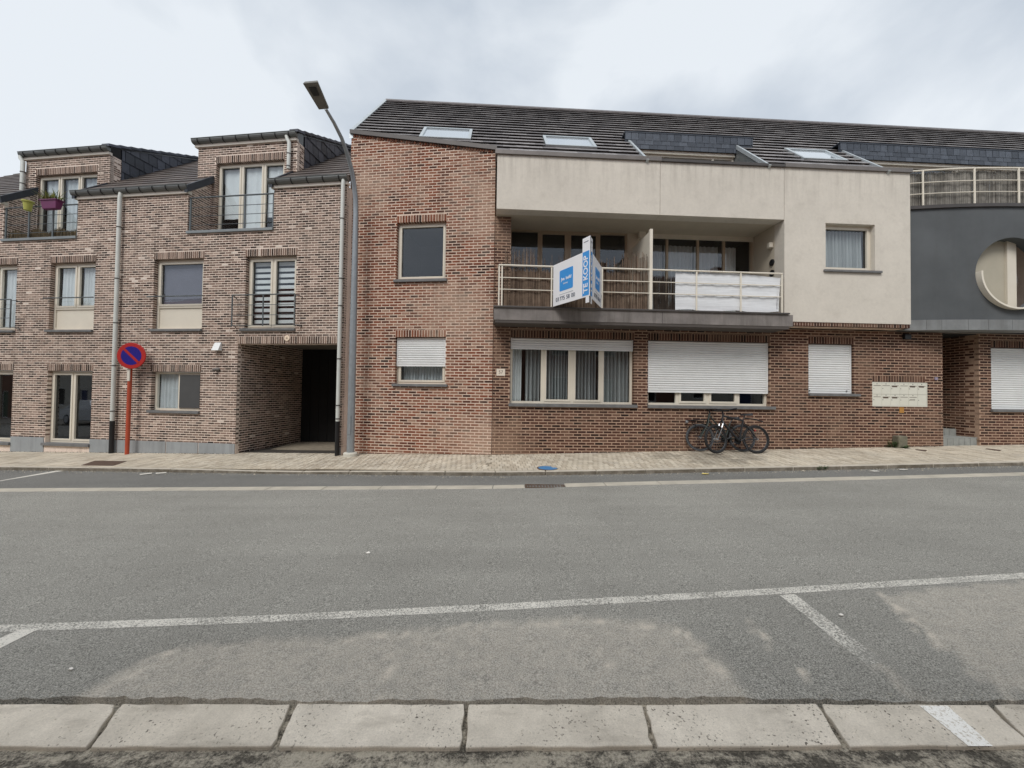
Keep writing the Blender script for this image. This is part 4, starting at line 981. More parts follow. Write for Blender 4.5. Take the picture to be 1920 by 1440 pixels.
for i, q in enumerate(c[:3]): curtain(FB, q[0], q[1], q[2], q[3]-.15, DL+.3, M['net'], o, 6, .04, seed=30+i)
curtain(FB, c[3][0]+.1, c[3][1]-.25, c[3][2], c[3][3]-.15, DL+.3, M['curtain'], o, 3, .03)
b = MB(); b.box(FB, .0, UJ+.09, -.57, DL, 3.30, 3.585); b.box(FB, -.015, UJ-.02, -.60, DL, 3.5855, 3.63); slab = b.build('balcony_slab', M['concrete'], B, bevel=.008)
b = MB(); b.box(FB, UM-.006, UM+.002, -.572, -.565, 3.30, 3.58); b.build('slab_joint', M['black'], slab)
b = MB(); b.box(FB, -.01, UJ-.01, -.604, -.590, 3.592, 3.624); b.build('slab_edge', M['dark_metal'], slab)
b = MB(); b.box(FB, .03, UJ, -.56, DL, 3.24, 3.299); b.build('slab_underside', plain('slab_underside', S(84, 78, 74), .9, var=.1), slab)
# divider screen and vents in the side wall
UD = FB.u_of(1220, 505, -.5); b = MB(); b.box(FB, UD-.012, UD+.012, -.46, DL, 3.635, FB.z_of(1220, 432, -.5)); dv = b.build('divider_screen', M['cream'], B)
b = MB(); b.box(FB, UD-.035, UD+.035, -.53, -.46, 3.63, FB.z_of(1220, 430, -.5)); b.build('divider_post', M['cream_rail'], dv)
Fl = FB.side_l(UJ+.004, 0)
for (px, py, r_) in ((1438, 492, .085), (1440, 512, .085)):
    dd = .02; uu, zz = UJ+.002, FB.z_of(px, py, dd); q = MB(); q.lathe(Matrix.Translation(FB.P(UJ+.003, dd, zz)) @ Matrix.Rotation(FB.a, 4, 'Z') @ Matrix.Rotation(-math.pi/2, 4, 'Y'), [(r_, 0), (r_, .02), (r_*.8, .03)], 16); q.build('vent', M['black'], B)
zz = FB.z_of(1441, 460, .02); q = MB(); q.box(FB, UJ-.10, UJ+.003, -.03, .09, zz-.07, zz+.07); q.build('wall_lamp', M['cream'], B, bevel=.02)
uu, zz = FB.uz(1206, 441, DL-.1); q = MB(); q.box(FB, uu-.12, uu+.06, DL-.14, DL-.001, zz-.08, zz+.1); q.build('meter_box', M['cream'], B, bevel=.01)
# railing
zt = 4.595; ZR = (zt-.29, zt-.565); u0, u1 = FB.u_of(935, 520, -.5), FB.u_of(1467, 520, -.5)
b = MB(); b.tube([FB.P(u0, .0, zt), FB.P(u0, -.5, zt), FB.P(u1, -.5, zt)], .022, 8); rl = b.build('balcony_railing', M['cream_rail'], B, smooth=True)
for z in ZR:
    b = MB(); b.tube([FB.P(u0, .0, z), FB.P(u0, -.5, z), FB.P(u1, -.5, z)], .012, 6); b.build('rail', M['cream_rail'], rl, smooth=True)
for px in (935.5, 941, 1034, 1129, 1306, 1389, 1466):
    u = FB.u_of(px, 540, -.5); b = MB(); b.box(FB, u-.016, u+.016, -.512, -.488, 3.63, zt); b.build('post', M['cream_rail'], rl)
# ---- roof
WS = math.sqrt(.5); zr = lambda d: 7.22 + (d + .40)
DR = 3.83
pr = PM(FB.P(0, -.40, 7.22), FB.P(1, 0, 0)-FB.P(0, 0, 0), FB.P(0, 1, 1)-FB.P(0, 0, 0))
WT = (DR + .40) / WS
dw = lambda u: -.184 * u                     # canted wall in plan: d as a function of u (u<0)
p1u = -3.72
D1 = (FB.u_of(1213, 290, DS), FB.u_of(1441, 302, DS), 1.88); D2 = (FB.u_of(1664, 312, DS), 24.0, 1.88)
def sk(px):                                  # skylight corners on the roof plane
    q = [pr.hit(*p) for p in px]; xs_ = [a for a, _ in q]; return min(xs_), max(xs_), q
k1 = pr.hit(800.8, 244.8); k1b = pr.hit(881, 248); V_SK = []
for tl, tr, hgt in (((800.8, 244.8), (881, 248), .95), ((1023, 261.6), (1101.6, 263), .85), ((1475, 284), (1544.7, 288), .85)):
    a_, c_ = pr.hit(*tl), pr.hit(*tr); V_SK.append((a_[0], c_[0], (a_[1]+c_[1])/2 - hgt, (a_[1]+c_[1])/2))
full = [(.0, 24.0, .03, WT)]
for h in [(D1[0], D1[1], -1, D1[2]), (D2[0], D2[1], -1, D2[2])] + [(s[0]-.09, s[1]+.09, s[2]-.09, s[3]+.09) for s in V_SK[1:]]: full = subtract(full, h)
polysB = [[(a_, c_), (e_, c_), (e_, f_), (a_, f_)] for a_, e_, c_, f_ in full]
s = V_SK[0]
wl = lambda u: (dw(u) + .40 + .05) / WS
leftp = [[(p1u, wl(p1u)), (s[0]-.09, wl(s[0]-.09)), (s[0]-.09, WT), (p1u, WT)], [(s[0]-.09, s[3]+.09), (s[1]+.09, s[3]+.09), (s[1]+.09, WT), (s[0]-.09, WT)], [(s[1]+.09, wl(s[1]+.09)), (0, wl(0)), (0, WT), (s[1]+.09, WT)]]
if wl(s[0]) < s[2]-.09: leftp.append([(s[0]-.09, wl(s[0]-.09)), (s[1]+.09, wl(s[1]+.09)), (s[1]+.09, s[2]-.09), (s[0]-.09, s[2]-.09)])
rb_ = MB()
for poly in polysB + leftp: rb_.prism([pr.P(x, y, -.10) for x, y in poly], pr.n*.085)
q = FB.P
rb_.prism([q(p1u, DR, zr(DR)-.05), q(p1u, 9, 7), q(p1u, 9, 6.8), q(p1u, DR, zr(DR)-.3)], q(24, 0, 0)-q(p1u, 0, 0))
roofB = rb_.build('roof', M['tileB'], B)
tB = tile_field(pr, polysB + leftp, M['tileB'], .335, .322, .014, .052, gap=.004, seed=9, y0=.02)
tB.finish('tile', roofB, 'further_tiles')
b = MB(); b.tube([q(p1u-.03, DR, zr(DR)+.02), q(24, DR, zr(DR)+.02)], .09, 8); b.build('ridge', M['tileB'], roofB)
b = MB(); b.prism([q(p1u-.08, dw(p1u)-.02, zr(dw(p1u)-.02)-.12), q(p1u-.08, DR, zr(DR)-.12), q(p1u-.08, DR+.05, zr(DR)+.16), q(p1u-.08, dw(p1u)-.02, zr(dw(p1u)-.02)+.09)], q(.09, 0, 0)-q(0, 0, 0)); b.build('verge', M['zinc_light'], roofB)
b = MB(); b.prism([q(p1u, dw(p1u)+.1, 2), q(p1u, 9, 2), q(p1u, 9, 6.9), q(p1u, DR, zr(DR)-.12), q(p1u, dw(p1u)+.1, zr(dw(p1u)+.1)-.12)], q(.2, 0, 0)-q(0, 0, 0)); b.build('gable_wall', M['mortar2'], B)
for s in V_SK:
    b = MB(); a_, c_, e_, f_ = s; w_ = .075
    for x0, x1, y0, y1 in ((a_-w_, a_, e_-w_, f_+w_), (c_, c_+w_, e_-w_, f_+w_), (a_, c_, e_-w_, e_), (a_, c_, f_, f_+w_)):
        b.hexa([pr.P(x0,y0,-.03), pr.P(x1,y0,-.03), pr.P(x1,y1,-.03), pr.P(x0,y1,-.03), pr.P(x0,y0,.075), pr.P(x1,y0,.075), pr.P(x1,y1,.075), pr.P(x0,y1,.075)])
    o = b.build('skylight', M['zinc_light'], B)
    g = MB(); g.hexa([pr.P(a_,e_,.02), pr.P(c_,e_,.02), pr.P(c_,f_,.02), pr.P(a_,f_,.02), pr.P(a_,e_,.045), pr.P(c_,e_,.045), pr.P(c_,f_,.045), pr.P(a_,f_,.045)]); g.build('pane', M['roofglass'], o)
# roof dormers: slate fascia over a strip of windows, cut into the roof
DF = .86
for di, (dd_, xa, xb) in enumerate(((D1, 1172.5, 1411), (D2, 1575, 2300))):
    fa = FB.u_of(xa, 255, DF); fb_ = FB.u_of(xb, 255, DF) if di == 0 else 24.0
    zA, zB_ = 8.38, 8.80
    b = MB(); b.box(FB, fa, fb_, DF, DF+.06, zA, zB_); b.box(FB, fa-.02, fb_+.02, DF-.02, 1.5, zB_, zB_+.03); dm = b.build('dormer', M['slateB'], B)
    pm = PM(FB.P(0, DF-.002, 0), FB.P(1, 0, 0)-FB.P(0, 0, 0), (0, 0, 1)); pm.n = -Vector((FB.n.x, FB.n.y, 0))
    tf = tile_field(pm, [[(fa, zA+.22), (fb_, zA+.22), (fb_, zB_), (fa, zB_)]], M['slateB'], .20, .28, .006, .008, gap=.012, y0=zA+.22, seed=31+di); tf.finish('slate', dm, 'cut_slates', 60)
    tf = tile_field(pm, [[(dd_[0]+.05, zA-.02), (min(fb_, dd_[1]), zA-.02), (min(fb_, dd_[1]), zA+.22), (dd_[0]+.05, zA+.22)]], M['slateB'], .24, .12, .006, .008, gap=.008, y0=zA-.02, seed=41+di); tf.finish('slate', dm, 'cut_slates', 60)
    e0, e1 = dd_[0]+.03, dd_[1]-.03
    b = MB(); b.box(FB, e0, e1, DF+.04, DF+.16, zA-.10, zA-.005); hd = b.build('dormer_head', M['cream'], dm)
    n_ = 3 if di == 0 else 6; step = (e1-e0)/n_ if di == 0 else 1.6
    spl = (0, .17, .80, 1) if di == 0 else tuple(i/8 for i in range(9))
    o, c = window(B, FB, e0, e1, 7.0, zA-.10, DF+.10, spl, fw=.05, mw=.06, room=1.5)
    for uu in (dd_[0], dd_[1]) if di == 0 else (dd_[0],):
        b = MB(); b.prism([pr.P(uu-.03, -.0, .0), pr.P(uu-.03, dd_[2], .0), pr.P(uu-.03, dd_[2]+.06, .085), pr.P(uu-.03, -.02, .085)], pr.P(.06, 0, 0)-pr.P(0, 0, 0)); b.build('flashing', M['zinc_light'], roofB)
        b = MB(); b.prism([q(uu-.01, DS+.05, zr(DS)-.2), q(uu-.01, DF+.2, zr(DS)-.2), q(uu-.01, DF+.2, zr(DF+.2)-.03), q(uu-.01, DS+.05, zr(DS+.05)-.03)], q(.02, 0, 0)-q(0, 0, 0)); b.build('dormer_cheek', M['zinc'], roofB)
b = MB(); b.box(FB, D1[0], D1[1], DS+.3, DF+.1, 6.9, 7.0); b.build('dormer_floor', M['concrete'], roofB)
# ---- curved grey bay with round window and roof terrace
UC, HALF, SAG, DC = 13.75, 3.35, .42, -.62
RC = (HALF*HALF + SAG*SAG) / (2*SAG)
dcv = lambda u, off=0.0: DC + RC - math.sqrt(max(0, RC*RC - (u-UC)**2)) + off
def CP(u, off, z): return FB.P(u, dcv(u, off), z)
UB0, UB1 = UE+.01, UC+HALF
zb0, zb1, zb2, zb3 = FB.z_of(1715, 620, dcv(10.5)), FB.z_of(1715, 601, dcv(10.5)), FB.z_of(1712, 395, dcv(10.45)), FB.z_of(1712, 389, dcv(10.45))
wc = (FB.u_of(1904, 512, dcv(13.6)), FB.z_of(1904, 512.5, dcv(13.6))); WR = .905
def curved(u0, u1, z0, z1, off0, off1, step=.16):
    b = MB(); n = max(2, int((u1-u0)/step))
    for i in range(n):
        a_, c_ = u0+(u1-u0)*i/n, u0+(u1-u0)*(i+1)/n
        b.hexa([CP(a_,off0,z0), CP(c_,off0,z0), CP(c_,off1,z0), CP(a_,off1,z0), CP(a_,off0,z1), CP(c_,off0,z1), CP(c_,off1,z1), CP(a_,off1,z1)])
    return b
sq = WR + .12
b = MB(); 
for part in (curved(UB0, wc[0]-sq, zb1, zb2, 0, .3), curved(wc[0]+sq, UB1, zb1, zb2, 0, .3), curved(wc[0]-sq, wc[0]+sq, zb1, wc[1]-sq, 0, .3), curved(wc[0]-sq, wc[0]+sq, wc[1]+sq, zb2, 0, .3)):
    k = len(b.v); b.v += part.v; b.f += [tuple(k+i for i in f) for f in part.f]; b.r += part.r
NN = 72
def sqp(a): 
    cx, cz = math.cos(a), math.sin(a); m_ = max(abs(cx), abs(cz)); return wc[0]+sq*cx/m_, wc[1]+sq*cz/m_
def ci(a, r=WR): return wc[0]+r*math.cos(a), wc[1]+r*math.sin(a)
for i in range(NN):
    a0, a1 = 2*math.pi*i/NN, 2*math.pi*(i+1)/NN; (x0, y0), (x1, y1), (x2, y2), (x3, y3) = ci(a0), sqp(a0), sqp(a1), ci(a1)
    b.poly([CP(x0,0,y0), CP(x1,0,y1), CP(x2,0,y2), CP(x3,0,y3)]); b.poly([CP(x0,0,y0), CP(x3,0,y3), CP(x3,.28,y3), CP(x0,.28,y0)])
bay = b.build('curved_wall', M['grey_stucco'], B)
dwn = dcv(wc[0]) + .26
b = MB(); b.box(FB, wc[0]-1.0, FB.u_of(1884, 512, dwn), dwn, dwn+.03, wc[1]-1.0, wc[1]+1.0); rw_ = b.build('round_window', plain('round_window_panel', S(176, 169, 152), .9, var=.05), B)
ua, ub2 = FB.u_of(1884, 512, dwn), FB.u_of(1901, 512, dwn)
b = MB(); b.box(FB, ua, ub2, dwn-.05, dwn+.02, wc[1]-1.0, wc[1]+1.0); b.build('window_post', M['cream'], rw_)
b = MB(); b.box(FB, ub2, wc[0]+1.0, dwn+.01, dwn+.02, wc[1]-1.0, wc[1]+1.0); b.build('pane', M['glass'], rw_)
b = MB(); b.box(FB, ub2, wc[0]+1.0, dwn+.5, dwn+.55, wc[1]-1.0, wc[1]+1.0); b.build('interior', M['dark_in'], rw_)
b = MB()                                      # white half ring standing out round the lower edge
for i in range(40):
    a0, a1 = math.pi*.985 + math.pi*1.0*i/40, math.pi*.985 + math.pi*1.0*(i+1)/40; (x0, y0), (x1, y1), (x2, y2), (x3, y3) = ci(a0, WR-.042), ci(a1, WR-.042), ci(a1, WR-.002), ci(a0, WR-.002)
    b.hexa([CP(x0,-.12,y0), CP(x1,-.12,y1), CP(x1,.03,y1), CP(x0,.03,y0), CP(x3,-.12,y3), CP(x2,-.12,y2), CP(x2,.03,y2), CP(x3,.03,y3)])
b.build('rim', M['cream_rail'], rw_)
curved(UB0, UB1, zb2, zb3, -.05, .5).build('bay_cap', M['dark_metal'], B)
b = MB(); b.poly([CP(UB0, .1, zb0), CP(UB1, .1, zb0), FB.P(UB1, .4, zb0), FB.P(UB0, .4, zb0)]); b.build('bay_soffit', M['concrete'], B)
jx = [UB0] + [FB.u_of(x, 610, dcv(11.5)) for x in (1745, 1768, 1809, 1841, 1880, 1915)] + [UC+1.2, UC+2.2, UB1]
M['bandstone'] = plain('grey_band_stone', S(128, 130, 130), .85, var=.14, vscale=3, bump=.25, dirt=.3)
for a_, c_ in zip(jx, jx[1:]): curved(a_+.004, c_-.004, zb0, zb1, -.035, .4, .3).build('band_stone', M['bandstone'], bay)
b = MB(); b.poly([FB.P(UB0, -.7, zb3+.005), FB.P(UB1, -.7, zb3+.005), FB.P(UB1, .95, zb3+.005), FB.P(UB0, .95, zb3+.005)])
b = MB(); n = 20
for i in range(n):
    a_, c_ = UB0+(UB1-UB0)*i/n, UB0+(UB1-UB0)*(i+1)/n; b.poly([CP(a_, .1, zb3-.01), CP(c_, .1, zb3-.01), FB.P(c_, .95, zb3-.01), FB.P(a_, .95, zb3-.01)])
b.build('terrace_floor', M['concrete'], B)
zt2 = FB.z_of(1709, 324, dcv(10.4, .06)); pts = [UB0-.02 + (UB1-UB0)*i/24 for i in range(25)]
b = MB(); b.tube([CP(u, .06, zt2) for u in pts], .022, 8); rl2 = b.build('terrace_railing', M['cream_rail'], B, smooth=True)
for f_ in (.31, .60):
    b = MB(); b.tube([CP(u, .06, zt2-f_) for u in pts], .012, 6); b.build('rail', M['cream_rail'], rl2, smooth=True)
for x in (1740, 1820, 1893):
    u = FB.u_of(x, 350, dcv(11.5, .06)); b = MB(); b.tube([CP(u, .06, zb3), CP(u, .06, zt2)], .022, 8); b.build('post', M['cream_rail'], rl2, smooth=True)
for u in (UC+1.0, UC+2.1): b = MB(); b.tube([CP(u, .06, zb3), CP(u, .06, zt2)], .022, 8); b.build('post', M['cream_rail'], rl2, smooth=True)
# dark body behind everything so that no light leaks in
b = MB(); b.box(FB, .2, 18, 2.6, 8.9, -.5, 7.0); b.build('rear_block', M['mortarB'], B)
b = MB(); b.box(FB, .4, UE, .31, DL-.01, 2.99, 3.295); b.build('floor_slab', M['passage'], B)
b = MB(); b.box(FB, UE-.1, 18, .31, 2.5, ZT, ZT+.12); b.build('floor_slab', M['passage'], B)
b = MB(); b.wall(FB, minus((EN1-1.2, 18, zb3-.2, 7.0), []), .96, 1.05); b.build('terrace_wall', M['grey_stucco'], B)
p2.finish('brick', wall2, 'further_bricks', 150); pb.finish('brick', wallB, 'further_bricks', 150)

# ================================================================== THINGS IN THE STREET
def on_plane(px, py, P0, g):                 # pixel on the upright plane through P0 along g (horizontal)
    q = ray(px, py); det = q.x*(-g[1]) - (-g[0])*q.y
    t = (P0[0]*(-g[1]) - (-g[0])*P0[1]) / det; r_ = (q.x*P0[1] - q.y*P0[0]) / det
    return Vector((q.x*t, q.y*t, q.z*t + EZ))
# ---- street lamp
lx, ly = ground(657, 857, .10); lz = pave_z(lx, ly)
lamp = thing('street_lamp', (lx, ly, lz), 'tall grey street lamp with curved arm at the canted brick corner', 'street lamp')
g_ = (-FA.n.x, -FA.n.y)
arm = [on_plane(*p, (lx, ly), g_) for p in ((666.7, 371.7), (663.7, 343.5), (658.7, 315), (650.6, 287), (640.6, 259), (626.5, 230.7), (610.4, 203.5))]
top = Vector((lx, ly, arm[0].z - .35)); pts = [Vector((lx, ly, lz)), Vector((lx, ly, lz+3)), top] + arm
b = MB(); b.tube(pts, [.090, .081, .061, .057, .053, .049, .045, .041, .037, .032], 16); b.build('post', M['steel'], lamp, smooth=True)
b = MB(); b.lathe(Matrix.Translation((lx, ly, lz-.03)), [(.165, 0), (.165, .10), (.15, .125), (.11, .13)], 20); b.build('foot_collar', plain('pale_concrete', S(206, 202, 190), .9, var=.1), lamp)
b = MB(); b.box(Fr((lx, ly), FA.a), -.04, .04, -.1, -.092, lz+.55, lz+1.0); b.build('service_door', M['steel'], lamp)
tip, bas = on_plane(582, 154, (lx, ly), g_), on_plane(606, 201, (lx, ly), g_); ax = (tip - bas); sdv = Vector((FA.u.x, FA.u.y, 0)); up = sdv.cross(ax.normalized())
if up.z < 0: up = -up
def lum(t0, w0, t1, w1, h0, h1):
    q = MB(); a_, c_ = bas + ax*t0, bas + ax*t1
    q.hexa([a_-sdv*w0+up*h0, a_+sdv*w0+up*h0, c_+sdv*w1+up*h0, c_-sdv*w1+up*h0, a_-sdv*w0*.85+up*h1, a_+sdv*w0*.85+up*h1, c_+sdv*w1*.85+up*h1, c_-sdv*w1*.85+up*h1]); return q
hd = lum(-.07, .115, 1.0, .165, -.02, .05).build('lamp_head', plain('lamp_head_grey', S(108, 106, 100), .5, .2), lamp, bevel=.012)
lum(.5, .065, .84, .082, -.032, -.0205).build('light_panel', M['black'], hd)
# ---- no-parking sign
sx, sy = ground(238, 852, .11); sz = pave_z(sx, sy)
sg = thing('no_parking_sign', (sx, sy, sz), 'round blue no-parking sign with red rim on an orange post', 'traffic sign')
M['orange'] = plain('orange_post', S(176, 74, 46), .55, var=.12); M['red'] = plain('sign_red', S(176, 42, 38), .4, var=.06); M['blue'] = plain('sign_blue', S(38, 32, 128), .35, var=.06)
Fs_ = Fr((sx, sy), FA.a); cu, cz = Fs_.uz(247, 667, -.07); tu = Fs_.u_of(244, 700, 0)
b = MB(); b.tube([(sx, sy, sz-.02), Fs_.P(tu*.9, 0, cz-.30)], .046, 14); b.build('post', M['orange'], sg, smooth=True)
b = MB(); b.tube([Fs_.P(tu*.9, 0, cz-.62), Fs_.P(tu, 0, cz+.25)], .034, 12); b.build('upper_tube', M['steel'], sg, smooth=True)
b = MB(); b.box(Fs_, tu-.03, tu+.05, -.055, -.035, cz-.66, cz-.34); b.build('side_plate', M['panel'], sg)
F9 = Fr(Fs_.P(cu, -.07, 0)[:2], FA.a + rad(14)); md = lambda d: Matrix.Translation(F9.P(0, d, cz)) @ Matrix.Rotation(F9.a, 4, 'Z') @ Matrix.Rotation(math.pi/2, 4, 'X')
b = MB(); b.lathe(md(0), [(.338, -.01), (.342, 0), (.342, .012), (.334, .018)], 48); dsc = b.build('disc', M['red'], sg)
b = MB(); b.lathe(md(-.0185), [(.243, 0), (.243, .002)], 48); b.build('blue_face', M['blue'], dsc)
b = MB(); a_ = rad(-45); cx, sx_ = math.cos(a_), math.sin(a_)
pts = [(-.245, -.031), (.245, -.031), (.245, .031), (-.245, .031)]
b.prism([md(-.0208) @ Vector((x*cx - y*sx_, x*sx_ + y*cx, 0)) for x, y in pts], F9.P(0, -.002, 0)-F9.P(0, 0, 0)); b.build('red_bar', M['red'], dsc)
# ---- for-sale board: two panels meeting in front of the balcony railing
def solve_d(px, py, z):
    lo, hi = -3.0, 0.0
    for _ in range(40):
        m_ = (lo+hi)/2
        if FB.z_of(px, py, m_) > z: hi = m_
        else: lo = m_
    return (lo+hi)/2
zt_ = FB.z_of(1037, 498, -.60); zb_ = FB.z_of(1037, 575, -.60); da = solve_d(1105.5, 467.5, zt_)
QL = FB.P(FB.u_of(1037, 540, -.60), -.60, 0); QA = FB.P(FB.u_of(1106, 510, da), da, 0); QR = FB.P(FB.u_of(1128, 540, -.60), -.60, 0)
fs = thing('for_sale_sign', (QA.x, QA.y, zb_), 'white and blue folded for-sale board jutting out from the balcony railing', 'sale sign')
M['signwhite'] = plain('sign_white', S(236, 236, 238), .4, var=.02); M['signblue'] = plain('sign_sky_blue', S(62, 150, 222), .4, var=.02); M['signgrey'] = plain('sign_grey_ink', S(96, 104, 118), .5); M['faint'] = plain('sign_faint_ink', S(176, 180, 186), .5)
for si, (P0, P1) in enumerate(((QL, QA), (QA, QR))):
    dv_ = (P1 - P0); L = dv_.length; an = math.atan2(dv_.y, dv_.x); Fp = Fr(P0[:2], an); H = zt_ - zb_
    b = MB(); b.box(Fp, .004, L-.004, 0, .012, zb_, zt_); pn = b.build('board', M['signwhite'], fs)
    s0, s1 = (L-.225, L-.02) if si == 0 else (.02, .225)
    b = MB(); b.box(Fp, s0, s1, -.003, -.0005, zb_+.03, zt_-.005); b.build('blue_strip', M['signblue'], pn)
    b = MB(); b.box(Fp, s0-.01, s1+.015, .001, .011, zt_+.001, zt_+.29); b.build('top_tab', M['signwhite'], pn)
    b = MB(); b.box(Fp, (s0+s1)/2+.0, (s0+s1)/2+.10, .001, .011, zb_-.125, zb_-.001); b.build('bottom_tab', M['signwhite'], pn)
    rot = Matrix.Rotation(Fp.a, 4, 'Z') @ Matrix.Rotation(math.pi/2, 4, 'X')
    T = lambda s_, z_, extra=None: Matrix.Translation(Fp.P(s_, -.0045, z_)) @ rot @ (extra or Matrix.Identity(4))
    for wd_, dz_ in (('TE', -.295), ('KOOP', .125)): text_mesh('lettering', wd_, .185, M['signwhite'], pn, T((s0+s1)/2, (zb_+zt_)/2 + dz_, Matrix.Rotation(math.pi/2, 4, 'Z')), bold=.004)
    c0 = (L-.225)*.47 if si == 0 else L - (L-.225)*.47; sq_ = .235
    b = MB(); r_ = .03; pts = []
    for (cx, cz_, a0) in ((sq_-r_, sq_-r_, 0), (-sq_+r_, sq_-r_, 90), (-sq_+r_, -sq_+r_, 180), (sq_-r_, -sq_+r_, 270)):
        for k in range(4): a_ = rad(a0 + 30*k); pts.append((c0 + cx + r_*math.cos(a_), (zb_+zt_)/2 + .05 + cz_ + r_*math.sin(a_)))
    b.prism([Fp.P(x, -.0005, z) for x, z in pts], Fp.P(0, -.0025, 0)-Fp.P(0, 0, 0)); b.build('logo_square', M['signblue'], pn)
    for wd_, dx_ in (('Jve', -.115), ('build', .085)): text_mesh('lettering', wd_, .098, M['signwhite'], pn, T(c0+dx_, (zb_+zt_)/2+.075), bold=.0025)
    text_mesh('lettering', 'immo', .07, M['signwhite'], pn, T(c0-.02, (zb_+zt_)/2-.03))
    cc = c0-.03 if si == 0 else c0
    for wd_, dx_ in (('03', -.275), ('775', -.10), ('58', .10), ('00', .275)): text_mesh('lettering', wd_, .125, M['signgrey'], pn, T(cc + dx_, zb_+.125), bold=.001)
    b = MB(); b.box(Fp, c0-.24, c0+.24, -.0025, -.0005, zb_+.215, zb_+.228); b.build('web_line', M['faint'], pn)
    b = MB(); b.box(Fp, s0+.03, s1-.03, -.0025, 0, zt_+.19, zt_+.205); b.build('tab_line', M['signgrey'], pn)
b = MB(); b.tube([QA + Vector((.012, .03, zb_-.12)), QA + Vector((.012, .03, zt_+.28))], .014, 8); b.build('centre_tube', M['black'], fs, smooth=True)
for Q in (QL, QR):
    b = MB(); b.tube([Q + Vector((0, .02, zb_+.3)), FB.P(FB.u_of(1037 if Q is QL else 1128, 540, -.5), -.5, zb_+.3)], .012, 6); b.build('bracket', M['steel'], fs)
# ---- letter boxes
lb = thing('letterbox_bank', FB.P((MBX[0]+MBX[1])/2, 0, MBX[2]), 'cream bank of twelve letter boxes set in the brick wall beside the entrance', 'letterboxes')
M['box'] = plain('letterbox_cream', S(220, 218, 204), .4, var=.04)
b = MB(); b.box(FB, MBX[0], MBX[1], .03, .29, MBX[2], MBX[3]); b.box(FB, MBX[0], MBX[1], .002, .03, MBX[2], MBX[2]+.025); b.box(FB, MBX[0], MBX[1], .002, .03, MBX[3]-.02, MBX[3]); b.box(FB, MBX[0], MBX[0]+.02, .0025, .03, MBX[2]+.025, MBX[3]-.02); b.box(FB, MBX[1]-.02, MBX[1], .0025, .03, MBX[2]+.025, MBX[3]-.02); b.build('housing', M['box'], lb)
cw = (MBX[1]-MBX[0]-.04)/6; chh = (MBX[3]-MBX[2]-.045)/2
for i in range(6):
    for j in range(2):
        a_ = MBX[0]+.02+i*cw; z_ = MBX[2]+.025+j*chh; b = MB(); b.box(FB, a_+.003, a_+cw-.004, .004, .03, z_+.003, z_+chh-.004); d_ = b.build('door', M['box'], lb)
        if not (i == 5 and j == 0):
            b = MB(); b.box(FB, a_+.02, a_+cw-.03, .0015, .004, z_+chh*.74, z_+chh*.78); b.build('slot', M['ink'], d_)
            b = MB(); b.box(FB, a_+cw*.42, a_+cw*.50, .0015, .004, z_+chh*.88, z_+chh*.94); b.build('number_tab', M['black'], d_)
        if (i, j) in ((4, 1), (2, 0), (1, 0), (4, 0), (5, 1), (2, 1)): b = MB(); b.box(FB, a_+.03, a_+cw*.7, .001, .004, z_+chh*(.64 if (i, j) != (4, 0) else .5), z_+chh*(.735 if (i, j) != (4, 0) else .56)); b.build('name_label', M['ink'], d_)
        b = MB(); b.lathe(wall_m4(FB, a_+.025, .004, z_+chh*.5), [(.009, 0), (.009, .004)], 8); b.build('lock', M['black'], d_)
u, z = FB.uz(939, 698); b = MB(); b.box(FB, u-.105, u+.105, -.012, -.003, z-.085, z+.085); pq = b.build('house_number_plate', plain('pale_plate', S(226, 214, 198), .5, var=.08), org=FB.P(u, -.01, z), bevel=.002)
tag(pq, 'small pale number plate on the brick pier left of the curtained window', 'number plate'); text_mesh('number', '57', .11, M['ink'], pq, wall_m4(FB, u, -.0125, z))
u, z = FB.uz(1754, 710); b = MB(); b.box(FB, u-.04, u+.04, -.03, -.003, z-.035, z+.035); o = b.build('doorbell', plain('bell_lilac', S(150, 140, 160), .4), org=FB.P(u, -.01, z), bevel=.008); tag(o, 'tiny lilac doorbell on the brick right of the letter boxes', 'doorbell')
u, z = FB.uz(1690, 769); b = MB(); b.box(FB, u-.06, u+.06, -.012, -.003, z-.07, z+.07); o = b.build('hydrant_plate', plain('ochre_plate', S(178, 128, 60), .6, var=.1), org=FB.P(u, -.01, z)); tag(o, 'small ochre plate just under the letter boxes', 'plate')
u, z = FB.uz(1701, 632, -.05); b = MB(); b.box(FB, u-.09, u+.09, -.08, -.003, z-.06, z+.07); o = b.build('wall_fixture', M['black'], org=FB.P(u, -.01, z), bevel=.01); tag(o, 'small black fixture under the stucco overhang by the entrance', 'light')
# ---- reed screens and sheet on the railings
def reed(name, pts, heights, m, lab, group='reed screens tied to railings', seed=1):
    rr = random.Random(seed); b = MB(); n = len(pts)
    for i, (p, nrm) in enumerate(pts):
        h0, h1 = heights(i / n, rr)
        if h1 - h0 < .02: continue
        w_ = rr.uniform(.003, .0055); t = Vector((nrm.y, -nrm.x, 0)); ln = rr.uniform(-.02, .02); dz = nrm*rr.uniform(-.006, .006)
        a_, c_ = Vector((p.x, p.y, h0)) + dz, Vector((p.x, p.y, h1)) + dz + t*ln
        b.hexa([a_-t*w_-nrm*.003, a_+t*w_-nrm*.003, a_+t*w_+nrm*.003, a_-t*w_+nrm*.003, c_-t*w_-nrm*.003, c_+t*w_-nrm*.003, c_+t*w_+nrm*.003, c_-t*w_+nrm*.003], rr.random())
    o = b.build(name, m, org=pts[0][0]); tag(o, lab, 'reed screen', group); return o
def reedmat(name, a, c_):
    q = NT(name); return q.out(q.scale(q.mix(q.attr(), a, c_), q.rng(q.noise(6, 4, .6), .3, .7, .7, 1.25)), .9, 0, None, .2)
